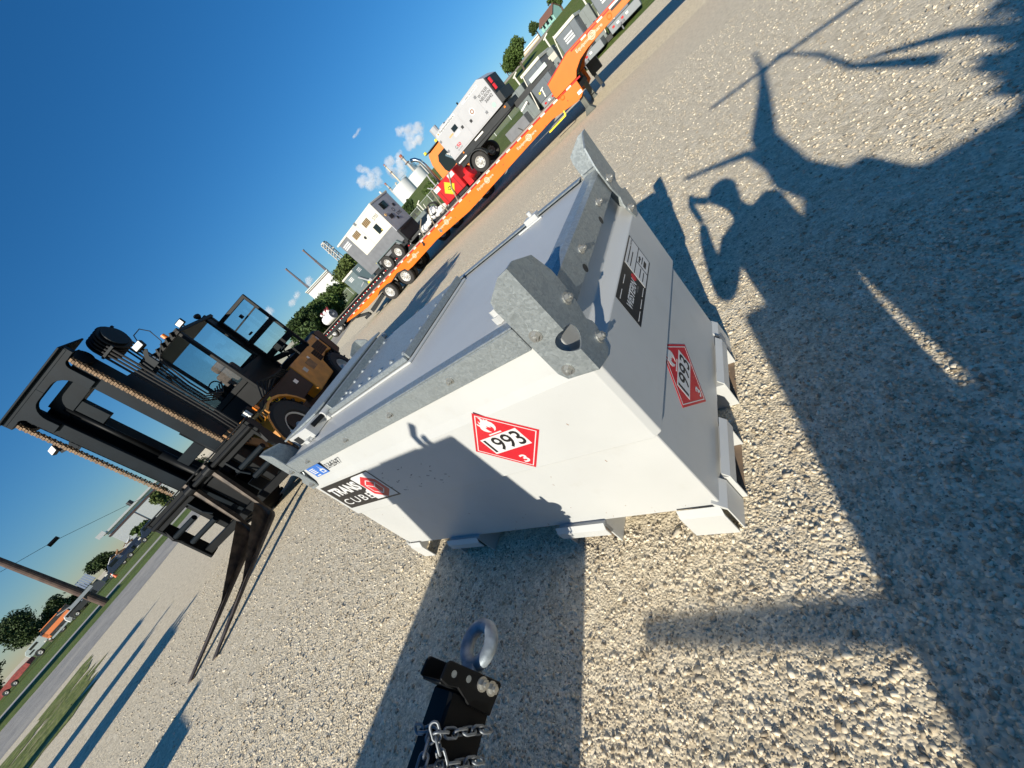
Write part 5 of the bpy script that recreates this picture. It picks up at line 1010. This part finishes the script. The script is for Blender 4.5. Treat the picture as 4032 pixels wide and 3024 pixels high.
MB().box((w * .42, -.05, 0), (w * .43, -.003, h - .9)).build('downpipe', mat('brown_band', (.12, .07, .06), .6), t); MB().box((-1.2, -.6, h + .1), (.2, -.1, h + .9)).build('gutter_end', WALLW, t); MB().cyl((w * .52, 1, h + .4), (w * .52, 1, h + 1.3), .5, n=10).build('roof_vent', DARKF, t)
shed('long_building', -17.6, -15.2, 240, 3.6, 4.3, 'long white and tan building low on the slope', mat('tan_wall', (.45, .36, .25), .7), WALLW, base=5, trim=WALLW)
x, y = at(-13.9, 165); hs_ = thing('house', 'small teal house with a brown gable roof and porch on the slope', 'house', (x, y, gz(y) - .3), math.radians(-12))
TEALW = mat('teal_wall', (.28, .50, .44), .7)
MB().box((-2.7, 0, 0), (2.7, 6, 2.3)).prism([(2.3, 0), (2.3, 6), (3.9, 3)][::1] if False else [(0, 2.3), (6, 2.3), (3, 3.9)], (2.69, 0, 0), (0, 1, 0), (0, 0, 1), (-5.38, 0, 0)).build('wall', TEALW, hs_)
MB().prism([(-.6, 2.05), (3, 4.05), (6.6, 2.05), (6.6, 1.93), (3, 3.93), (-.6, 1.93)], (-3.0, 0, 0), (0, 1, 0), (0, 0, 1), (6.0, 0, 0)).build('roof', mat('brown_roof', (.20, .10, .07), .8), hs_)
q = MB()
for i in range(5): q.box((-2.7 + i * 1.3, -1.0, -.5), (-2.6 + i * 1.3, -.9, 1.9))
q.box((-2.8, -1.05, .7), (2.7, -.95, .8)); q.build('porch', TEALW, hs_)
for i in range(3): MB().box((-1.9 + i * 1.6, -.05, .8), (-1.1 + i * 1.6, -.003, 1.8)).build('window', DGLASS, hs_)
def utility_pole(x, y, h, r, label, z=0.0, arm=True):
    p = thing('utility_pole', label, 'utility pole', (x, y, z), 0, 'wooden utility poles'); MB().cyl((0, 0, -.5), (0, 0, h), r, r * .7, 14).build('pole', POLEW, p)
    if arm: MB().box((-.08, -1.2, h - 1.0), (.08, 1.2, h - .82)).build('crossarm', POLEW, p)
    return p
x, y = at(-14.9, 145); utility_pole(*at(-12.95, 200), 6.5, .14, 'thin distant pole beside the teal house', z=gz(at(-12.95, 200)[1])); utility_pole(*at(-19.9, 170), 4.6, .14, 'thin distant pole above the lone tree', z=gz(at(-19.9, 170)[1]))

# ------------------------------------------------------------------ across the road: pole, wires, truck, sheds
UP = utility_pole(-44.6, -1.75, 9.8, .27, 'thick dark wooden pole with a white sign beside the road'); UP['category'] = 'utility pole'
sn = thing('pole_sign', 'white board fixed low on the dark wooden pole', 'sign', (-44.3, -1.9, 1.55), 0); MB().box((0, -.85, -.11), (.03, .75, .11)).build('board', WHITEV, sn)
sv = thing('white_van', 'white van parked beyond the road left of the pole', 'van', (-92, -4.6, 0), 0); sv.scale = (.62, .62, .62); MB().prism([(-2.3, .35), (-2.3, 1.5), (-1.9, 2.2), (2.2, 2.2), (2.3, .35)], (-.9, 0, 0), (0, 1, 0), (0, 0, 1), (1.8, 0, 0)).build('body', WALLW, sv, .1); MB().box((.905, -1.7, 1.45), (.915, 1.8, 2.0)).build('window', DGLASS, sv)
for yy in (-1.5, 1.5): wheel(sv, (.85, yy, .33), (1, 0, 0), .33, .2, .18, holes=0)
x, y = at(-88.44, 66); wb = MB().cyl((x, y - .55, CPOS.z + 66 * math.tan(math.radians(4.73))), (x, y + .45, CPOS.z + 66 * math.tan(math.radians(4.75))), .20, n=8).tube([(x + .0, y - 14, CPOS.z + 66 * math.tan(math.radians(8.6))), (x, y - 6, CPOS.z + 66 * math.tan(math.radians(6.5))), (x, y, CPOS.z + 66 * math.tan(math.radians(4.73))), (x - 3, y + 6, CPOS.z + 66 * math.tan(math.radians(2.6))), (x - 8, y + 11, CPOS.z + 66 * math.tan(math.radians(.9)))], .022, 5)
tag(wb.build('cable_splice_box', BLACK), 'dark splice case hanging on a wire against the sky', 'splice case')
OT = thing('dump_truck', 'orange and black truck with a white hood parked under the trees', 'truck', (-95.5, -8.2, 0), math.radians(74))
# local x runs towards the picture's right (rear), y away
MB().box((-.4, 0, 1.15), (3.3, 2.3, 1.75)).box((-.1, 0, 2.35), (3.2, 2.3, 2.46)).box((-.45, .0, .8), (-.1, 2.2, 1.75)).build('body', mat('truck_orange', (.85, .24, .07), .5), OT)
MB().box((-.05, .05, 1.752), (3.15, 2.25, 2.349)).box((-.05, .02, .55), (3.4, 2.2, 1.149)).box((3.31, .1, .5), (5.2, 2.2, 1.6)).build('load_bed', DARKF, OT)
MB().prism([(-3.2, .8), (-3.2, 1.65), (-2.8, 1.95), (-.5, 2.1), (-.46, 1.2), (-.46, .8)], (0, .1, 0), (1, 0, 0), (0, 0, 1), (0, 2.0, 0)).build('hood', mat('hood_silver', (.45, .50, .47), .4, .2), OT, .08)
MB().box((-2.4, .08, 1.55), (-1.3, .098, 1.85)).box((-2.9, .08, 1.2), (-2.2, .098, 1.4)).build('window', DGLASS, OT)
MB().box((-.3, -.12, .42), (3.5, -.02, .66)).build('side_step', mat('step_alu', (.5, .53, .52), .4, .4), OT); MB().cyl((-.45, -.1, .75), (-.45, -.02, .75), .12).build('lamp', REFW, OT); MB().cyl((-.9, -.1, 1.0), (-.9, -.02, 1.0), .1).build('lamp', REFW, OT)
for x in (-2.3, 1.0, 4.2): wheel(OT, (x, .1, .5), (0, -1, 0), .5, .3, .28, holes=0)
RT = thing('red_trailer', 'dusty red low trailer in front of the truck under the trees', 'trailer', (-88.5, -12.9, 0), math.radians(74))
MB().prism([(-2.6, .25), (-2.6, .9), (.4, 1.15), (2.1, 1.0), (2.1, .5)], (0, 0, 0), (1, 0, 0), (0, 0, 1), (0, 2, 0)).bar((-3.6, .6, .3), (-2.5, .8, .6), .2).build('body', mat('dusty_red', (.34, .06, .05), .7, var=.3, vscale=3), RT)
for x in (-1.2, -.1): wheel(RT, (x, .0, .34), (0, -1, 0), .34, .2, .19, holes=0)
DT = thing('dark_trailer', 'dark low machine with a pale boom behind the orange truck', 'machine', (-90, -3.9, 0), math.radians(74))
MB().box((-1.6, 0, .35), (1.7, 1.8, 1.05)).bar((-1.8, .2, 2.4), (.6, .2, 1.2), .14).bar((.6, .2, 1.2), (1.5, .2, 1.35), .12).build('body', DARKF, DT); MB().bar((-2.0, .1, 2.15), (-.2, .1, 1.55), .10).build('pale_boom', LGREY, DT)
for x in (-1.0, 1.0): wheel(DT, (x, .0, .36), (0, -1, 0), .36, .2, .2, holes=0)
SH = thing('metal_shed', 'grey blue corrugated metal shed to the right of the pole', 'shed', (-104, -1.4, 0), 0)
MB().box((-4, -1.0, 0), (0, .95, 1.55)).build('wall', mat('dull_wall', (.12, .13, .15), .7), SH)
q = MB(); 
for i in range(7): q.box((-3.5 + .001, -1.2 + i * .33, 1.0), (.6, -1.2 + i * .33 + .26, 1.08), Matrix.Translation((0, 0, 1.0)) @ Matrix.Rotation(.42, 4, 'Y') @ Matrix.Translation((0, 0, -1.0)) @ Matrix.Translation((0, 0, 1.1)))
q.build('roof_sheet', mat('blue_grey_roof', (.38, .43, .48), .5, .2), SH)
car = thing('parked_pickup', 'dark blue pickup parked in the shade across the road', 'pickup', (-88, 1.9, 0), math.radians(74))
MB().prism([(-2.5, .4), (-2.5, 1.0), (-1.2, 1.1), (-.7, 1.75), (.7, 1.75), (.9, 1.1), (2.6, 1.1), (2.6, .4)], (0, 0, 0), (1, 0, 0), (0, 0, 1), (0, 1.8, 0)).build('body', mat('dark_blue_car', (.02, .03, .055), .3, coat=.5), car, .08)
MB().box((-.6, -.006, 1.15), (.62, -.001, 1.62)).build('window', DGLASS, car); MB().box((-1.9, -.01, .9), (-1.5, -.003, 1.08)).build('headlight', REFW, car)
for x in (-1.6, 1.7): wheel(car, (x, .05, .38), (0, -1, 0), .38, .22, .2, holes=0)
car2 = dup(car, 'second dark pickup nearer the cones, half behind the carriage', (-84, 7.2, 0)); 
ju = thing('junk_pile', 'heap of white sheets and boards on a dark trailer across the road', 'scrap heap', (-92, 3.6, 0), math.radians(74)); g = np.random.default_rng(9); q = MB(); q2 = MB()
for i in range(14): 
    a = g.random() * 4 - 2; (q if i % 2 else q2).box((-.5, -.06, -.03), (.6, .5, .04), Matrix.Translation((a, .3 + g.random() * .3, 1.6 + .35 * g.random())) @ Matrix.Rotation(g.random() * 1.2 - .6, 4, 'Y') @ Matrix.Rotation(g.random() - .5, 4, 'X'))
q.build('white_sheet', WALLW, ju); q2.build('brown_board', RUST, ju); MB().box((-2.6, 0, .4), (2.6, 1.6, 1.5)).build('trailer_body', mat('dark_blue_car', (.02, .03, .055), .3), ju)
for x in (-1.0, .0): wheel(ju, (x, -.05, .36), (0, -1, 0), .36, .2, .2, holes=0)
cn = thing('traffic_cone', 'small orange traffic cone with a white collar on the verge', 'cone', (-78, .45, 0)); MB().cyl((0, 0, .03), (0, 0, .8), .2, .04, 14).box((-.25, -.25, 0), (.25, .25, .03)).build('cone_body', mat('cone_orange', (.8, .13, .03), .5), cn); MB().cyl((0, 0, .5), (0, 0, .66), .125, .09, 14).build('collar', REFW, cn)
MT = thing('shadow_trailer', 'white box trailer added out of view on the left to cast the road shadow', 'trailer', (-47, -18, 0)); MB().box((-3.2, -4, .9), (3.2, 8.2, 3.7)).build('box_body', WALLW, MT, .02); MB().box((-2.6, -3.8, .45), (2.6, 7.8, .898)).build('chassis', DARKF, MT)  # unseen box, added to cast the dark band across the road
for yy in (-2.6, -1.4): 
    for sx in (-1, 1): wheel(MT, (sx * 2.6, yy, .5), (sx, 0, 0), .5, .3, .28, holes=0)

# ------------------------------------------------------------------ orange lorry cab parked beyond the lowboy
OC = thing('tractor_cab', 'orange lorry cab with chrome exhaust pipe behind the red machine', 'lorry', tw(-8.15, 3.4, .12), TA)
MB().prism([(.55, 1.2), (.15, 2.25), (.20, 3.05), (.42, 3.50), (1.55, 3.52), (2.05, 2.75), (2.15, 2.25), (2.2, 1.2)], (0, 0, 0), (1, 0, 0), (0, 0, 1), (0, 2.1, 0)).build('cab', CABOR, OC, .06, seg=3)
MB().prism([(.70, 2.28), (.62, 2.48), (.66, 2.95), (.86, 3.16), (1.45, 3.16), (1.86, 2.62), (1.80, 2.40), (1.2, 2.26)], (0, -.006, 0), (1, 0, 0), (0, 0, 1), (0, .004, 0)).build('side_window', DGLASS, OC); MB().bar((1.22, -.05, 2.9), (1.50, -.05, 2.45), .09).build('mirror', CHROME, OC)
MB().box((.3, .0, 3.56), (1.5, 2.0, 3.60)).box((.45, .2, 3.525), (.55, .3, 3.56)).build('roof_rack', DARKF, OC)
for x in (.32, 1.25): MB().cyl((x, .1, 3.601), (x, .1, 3.72), .09, .07, 10).build('beacon', YELV, OC)
MB().tube([(-.05, -.05, 1.2), (-.05, -.05, 3.3), (-.08, -.08, 3.62), (-.22, -.15, 3.85), (-.40, -.2, 3.95)], .095, 14).build('exhaust_pipe', CHROME, OC, smooth=True); MB().tube([(-.42, -.02, 1.0), (-.42, -.02, 2.7), (-.36, -.02, 3.0)], .035, 8).build('grab_rail', LGREY, OC)
MB().box((-3.0, .2, .75), (2.3, 1.9, 1.19)).build('chassis', DARKF, OC)
for x in (-2.2, -1.0, 1.6): wheel(OC, (x, .05, .5), (0, -1, 0), .5, .3, .28)
MB().cyl((1.0, 1.2, 3.55), (1.0, 1.2, 4.25), .22, n=12).box((1.15, 1.0, 3.55), (2.1, 1.9, 3.95)).build('roof_stack', LGREY, OC)

# ------------------------------------------------------------------ the photographer (just behind the lens) and the phone
def skin(name, chains, m, parent=None, sub=2):
    """one continuous surface grown round a skeleton: chains of (point, radius); a chain may start at an existing point"""
    vs, es, rs, key = [], [], [], {}
    for ch in chains:
        prev = None
        for p, r in ch:
            kk = tuple(round(c, 4) for c in p)
            if kk not in key: key[kk] = len(vs); vs.append(p); rs.append(r)
            if prev is not None: es.append((prev, key[kk]))
            prev = key[kk]
    me = bpy.data.meshes.new(name); me.from_pydata(vs, es, []); o = put(name, me, m, parent)
    o.modifiers.new('skin', 'SKIN').use_smooth_shade = True; me.skin_vertices.new() if not me.skin_vertices else None
    for i, r in enumerate(rs): me.skin_vertices[0].data[i].radius = (r, r) if not isinstance(r, tuple) else r
    me.skin_vertices[0].data[0].use_root = True
    s = o.modifiers.new('sub', 'SUBSURF'); s.levels = sub; s.render_levels = sub
    dg = bpy.context.evaluated_depsgraph_get(); nm = bpy.data.meshes.new_from_object(o.evaluated_get(dg)); bpy.data.objects.remove(o)
    nm.name = name; nm.materials.clear(); nm.materials.append(m); return put(name, nm, None, parent, smooth=True)
fd_, rd_ = Vector((-.72, .69, 0)).normalized(), Vector((.69, .72, 0)).normalized(); UPV = Vector((0, 0, 1))
PB = Vector((.90, -1.30, 0)); per = thing('person', 'person in a cap standing behind the view, holding up a phone with both hands', 'person', PB)
def pp(f, r, z): return tuple(fd_ * f + rd_ * r + UPV * z)
hips, chest, neck = pp(0, 0, .98), pp(.0, 0, 1.34), pp(.03, 0, 1.52)
jean = mat('jeans', (.035, .05, .085), .9)
body = skin('body', [[(hips, (.20, .16)), (pp(0, 0, 1.15), (.20, .17)), (chest, (.215, .16)), (pp(.02, 0, 1.46), (.15, .11)), (neck, (.062, .062)), (pp(.05, 0, 1.60), (.065, .07)), (pp(.06, 0, 1.70), (.082, .098)), (pp(.05, 0, 1.78), (.07, .085))],
    [(hips, .16), (pp(0, -.10, .90), .105), (pp(.02, -.11, .52), .072), (pp(-.01, -.12, .10), .046), (pp(.02, -.12, .045), .045), (pp(.16, -.13, .035), .038)],
    [(hips, .16), (pp(0, .10, .90), .105), (pp(.02, .11, .52), .072), (pp(-.01, .12, .10), .046), (pp(.02, .12, .045), .045), (pp(.16, .13, .035), .038)],
    [(chest, (.215, .16)), (pp(.02, -.22, 1.44), .088), (pp(.20, -.31, 1.17), .068), (pp(.30, -.19, 1.43), .050), (pp(.325, -.115, 1.56), .032)],
    [(chest, (.215, .16)), (pp(.02, .22, 1.44), .088), (pp(.18, .31, 1.17), .068), (pp(.29, .19, 1.44), .050), (pp(.32, .125, 1.55), .032)]], CLOTH, per)
hd_ = MB().ball(pp(.055, 0, 1.705), .098, 16, 12, (1.0, 1.0, 1.2)).ball(pp(.155, 0, 1.69), .020, 8, 6, (1, 1, 1.3)).ball(pp(.05, .097, 1.695), .028, 8, 6, (.6, .6, 1.2)).ball(pp(.05, -.097, 1.695), .028, 8, 6, (.6, .6, 1.2)).build('head', SKIN, per, smooth=True)
for r in (-.033, .033): MB().ball(pp(.142, r, 1.715), .012, 8, 6).build('eye', DARKF, hd_)
MB().box((-.03, -.004, -.004), (.03, .004, .004), Matrix.Translation(pp(.145, 0, 1.64)) @ Matrix.Rotation(math.atan2(.72, .69), 4, 'Z')).build('mouth', REDP, hd_)
MB().lathe([(.108, 0), (.109, .05), (.085, .095), (.001, .112)], pp(.045, 0, 1.735), (0, 0, 1), 20).prism([(a * .105, b * .06 + .095) for a, b in [(-1, -.2), (-.8, .9), (-.3, 1.5), (.3, 1.5), (.8, .9), (1, -.2)]], pp(.045, 0, 1.737), rd_, fd_, (0, 0, .008)).build('cap', jean, hd_)
fc = Matrix(((CR.x, CU.x, -CF.x), (CR.y, CU.y, -CF.y), (CR.z, CU.z, -CF.z)))
phone = thing('phone', 'flat dark phone held up by the person behind the view', 'phone', CPOS - CF * .016)
phone.rotation_mode = 'QUATERNION'; phone.rotation_quaternion = fc.to_quaternion()
MB().box((-.120, -.03, -.004), (.030, .045, .004)).build('phone_body', BLACKV, phone, .003, seg=2)
# hands: five separate fingers each, closed round the ends of the phone
inv = fc.transposed()
def cw(x, y, z): return tuple(CPOS - CF * .016 + CR * x + CU * y - CF * z - PB)
for nm, xs, s, wr in (('left_hand', -.135, -1, pp(.325, -.115, 1.56)), ('right_hand', .048, 1, pp(.32, .125, 1.55))):
    pc = Vector(cw(xs + s * .03, -.01, .02)); ch = [[(wr, .026), (tuple((Vector(wr) + pc) / 2), .030), (tuple(pc), .034)]]
    for i, (dy, ln) in enumerate(((.032, .9), (.012, 1.0), (-.008, .95), (-.028, .8))):
        ch.append([(tuple(pc), .034), (cw(xs + s * .012, dy, .030), .0105), (cw(xs + s * (-.012 * ln), dy, .030), .0095), (cw(xs - s * .03 * ln, dy, .022), .008)])
    ch.append([(tuple(pc), .034), (cw(xs + s * .008, .045, .028), .012), (cw(xs - s * .018, .052, .020), .010)])
    skin('hand', ch, SKIN, body, 1)

# ------------------------------------------------------------------ casters added out of view, left and right, to throw the shadows on the gravel
def post(x, y, h, r, label, tip):
    t = thing('shadow_post', label, 'post', (x, y, 0), 0, 'shadow posts added left of the view'); q = MB().box((-r, -.08, 0), (r, .08, h))  # posts and pegs are added, sized from the shadow stripes
    for a, b_ in tip: q.bar((a, 0, h - .05), (a, 0, h + b_), .14)
    q.build('post_body', BLACKM, t); MB().box((-r - .15, -.3, 0), (r + .15, .3, .03)).build('base_plate', BLACKM, t)
DY = .917 / .362; DX = -.170 / .362
def caster(tipx, tipy, y0): k = (tipy - y0) / DY; return tipx - DX * k, k
for tx, ty, y0, r, lb, tp_ in ((-16.4, -1.35, -9, .50, 'added dark post casting the stripe furthest from the forks, outside the left of the view', [(.1, .2)]), (-12.9, -1.6, -8.6, .34, 'narrow dark post with a peg, added for its shadow stripe, outside the left of the view', [(-.15, .3), (.1, .1)]), (-10.6, -1.15, -7.6, .52, 'broad dark post with pegs, added for its shadow stripe, outside the left of the view', [(-.3, .12), (-.05, .24), (.2, .08)]), (-5.95, -1.75, -6.2, .42, 'added dark post casting the stripe nearest the drawbar, outside the left of the view', [(-.3, .12)])):
    x, h = caster(tx, ty, y0); post(x, y0, h, r, lb, tp_)
mt_ = thing('shadow_tree', 'unseen tree added behind the view, limbs shaped to cast the branching shadow', 'tree', (2.6, -3.2, 0))  # tree added out of view to cast the branching shadow
def mp(x, z, dy=0): return (x - 2.6, dy, z)
q = MB()
q.tube([mp(2.45, -.1), mp(2.2, 1.1), mp(1.80, 1.9), mp(1.62, 2.35), mp(1.72, 2.75), mp(2.05, 3.2), mp(2.28, 3.55), mp(2.5, 4.0)], [.16, .14, .15, .14, .10, .06, .035, .02], 9)
q.tube([mp(1.62, 2.45), mp(1.55, 2.70), mp(1.30, 2.78), mp(1.02, 2.86)], [.09, .045, .030, .024], 7)
q.tube([mp(2.25, 3.5), mp(2.52, 3.62), mp(2.56, 3.2), mp(2.48, 2.85), mp(2.6, 2.5)], [.03, .03, .03, .035, .06], 7)
q.tube([mp(1.69, 3.62, -.1), mp(2.4, 3.60, -.1), mp(3.4, 3.52, -.1)], [.028, .03, .035], 6); q.tube([mp(2.6, .9), mp(2.9, 1.8), mp(2.8, 2.6), mp(2.55, 2.85)], [.12, .09, .05, .02], 7)  # level limb added to cast the thin straight shadow line
q.tube([mp(1.75, 2.1), mp(1.95, 1.6), mp(2.2, 1.2)], [.09, .10, .1], 7)
q.build('trunk', BARK, mt_)
leaves('crown', [(.65, 0, 2.15, .62, .5, .62), (1.3, 0, 2.0, .8, .6, .9), (.15, 0, 2.0, .35, .4, .45)], 9000, .07, LV2, mt_, 77)
WE = thing('shadow_machine', 'unseen dark grey machine added behind the person to cast the broad shadow', 'trailer', (.88, -3.0, 0), math.radians(10.5))  # machine added out of view to cast the large right-hand shadow
MB().box((.0, -1.8, .25), (.44, 0, 1.72)).build('shadow_block', GREY2, WE, .02); MB().prism([(.52, .3), (.52, 1.95), (.64, 2.08), (1.0, 2.08), (1.05, 1.9), (3.2, 1.9), (3.2, .3)], (0, 0, 0), (1, 0, 0), (0, 0, 1), (0, -1.8, 0)).build('housing', GREY1, WE, .02)  # boxes shaped for the shadow outline, slot left for the lit streak
MB().box((.44, -1.7, .3), (.519, -.1, 1.38)).build('streak_filler', GREY2, WE); MB().cyl((0, -.10, 1.10), (-.80, -.12, 1.13), .032, .020, n=10).build('shadow_arm', GREY2, WE); MB().box((-.02, -1.75, .12), (3.1, -.05, .249)).build('chassis', DARKF, WE)  # filler shortens the lit streak, arm casts the soft band on the gravel
for x in (.35, 2.4): wheel(WE, (x, .12, .3), (0, 1, 0), .3, .2, .17)

# ------------------------------------------------------------------ a few small clouds low over the plant, far away
def cloud(az, el, d, puffs, label, seed):
    x, y = at(az, d); z = CPOS.z + d * math.tan(math.radians(el)); c = thing('cloud', label, 'cloud', (x, y, z), -math.radians(az), 'small clouds low in the sky')
    m = bpy.data.materials.get('cloud_vapour')
    if not m:
        m = bpy.data.materials.new('cloud_vapour'); m.use_nodes = True; n = m.node_tree.nodes; l = m.node_tree.links; n.clear(); o = n.new('ShaderNodeOutputMaterial'); v = n.new('ShaderNodeVolumePrincipled')
        tc = n.new('ShaderNodeTexCoord'); ln = n.new('ShaderNodeVectorMath'); ln.operation = 'LENGTH'; l.new(tc.outputs['Object'], ln.inputs[0])
        gm_2 = n.new('ShaderNodeNewGeometry'); no = n.new('ShaderNodeTexNoise'); no.inputs['Scale'].default_value = .045; no.inputs['Detail'].default_value = 8; no.inputs['Roughness'].default_value = .62; l.new(gm_2.outputs['Position'], no.inputs['Vector'])
        a1 = n.new('ShaderNodeMath'); a1.operation = 'MULTIPLY_ADD'; a1.inputs[1].default_value = 2.6; a1.inputs[2].default_value = -.42; l.new(no.outputs['Fac'], a1.inputs[0])
        a2 = n.new('ShaderNodeMath'); a2.operation = 'SUBTRACT'; l.new(a1.outputs[0], a2.inputs[0]); l.new(ln.outputs['Value'], a2.inputs[1])
        a3 = n.new('ShaderNodeMapRange'); a3.inputs[1].default_value = .0; a3.inputs[2].default_value = .55; a3.inputs[3].default_value = 0; a3.inputs[4].default_value = .05; l.new(a2.outputs[0], a3.inputs[0]); l.new(a3.outputs[0], v.inputs['Density'])
        v.inputs['Color'].default_value = (.93, .94, .96, 1); v.inputs['Anisotropy'].default_value = -.1; l.new(v.outputs[0], o.inputs['Volume'])
    for (da, de, ra, re) in puffs:
        k = d * math.radians(1); o = put('puff', bpy.data.meshes.get('puff_ball') or MB().ball((0, 0, 0), 1.0, 16, 12).mesh('puff_ball'), m, c)
        o.location = (da * k, 0, de * k); o.scale = (ra * k, ra * k * .8, re * k)
D_ = 1500
cloud(-39.3, 8.0, D_, [(-.1, 1.2, .55, .6), (.3, .75, .6, .6), (-.9, .1, 1.0, .8), (.1, -.1, .9, .8), (-.5, -.7, 1.0, .7), (.3, -1.2, .8, .7), (1.1, -.5, .7, .8)], 'tall white cloud over the numbered generator', 1)
cloud(-36.2, 6.4, D_ * 1.05, [(0, .9, .9, .8), (-.6, .1, .9, .9), (.6, .0, 1.0, .9), (-.2, -.8, 1.1, .7), (1.2, .7, .8, .6)], 'grey white cloud behind the plant stacks', 2)
cloud(-32.2, 7.6, D_ * 1.1, [(-.8, 1.0, .8, .6), (-.1, .4, 1.1, .9), (.9, -.2, 1.1, .8), (-.9, -.6, .9, .8), (.1, -.9, 1.1, .7)], 'broad cloud above the orange cab roof', 3)
cloud(-37.0, 11.6, D_, [(0, 0, .7, .22), (.5, .1, .5, .2)], 'faint wisp of cloud high above the stacks', 4)
cloud(-53.5, 5.2, D_, [(0, 0, .55, .5), (-.5, -.3, .5, .4)], 'little cloud between two lattice masts', 5)
cloud(-56.2, 5.0, D_, [(0, 0, .6, .45), (-.8, -.2, .7, .5), (.5, .1, .5, .4)], 'small cloud above the dark trees', 6)
cloud(-59.4, 6.0, D_, [(0, 0, .7, .6), (-.5, -.5, .6, .5)], 'cloud seen through the forklift cab', 7)
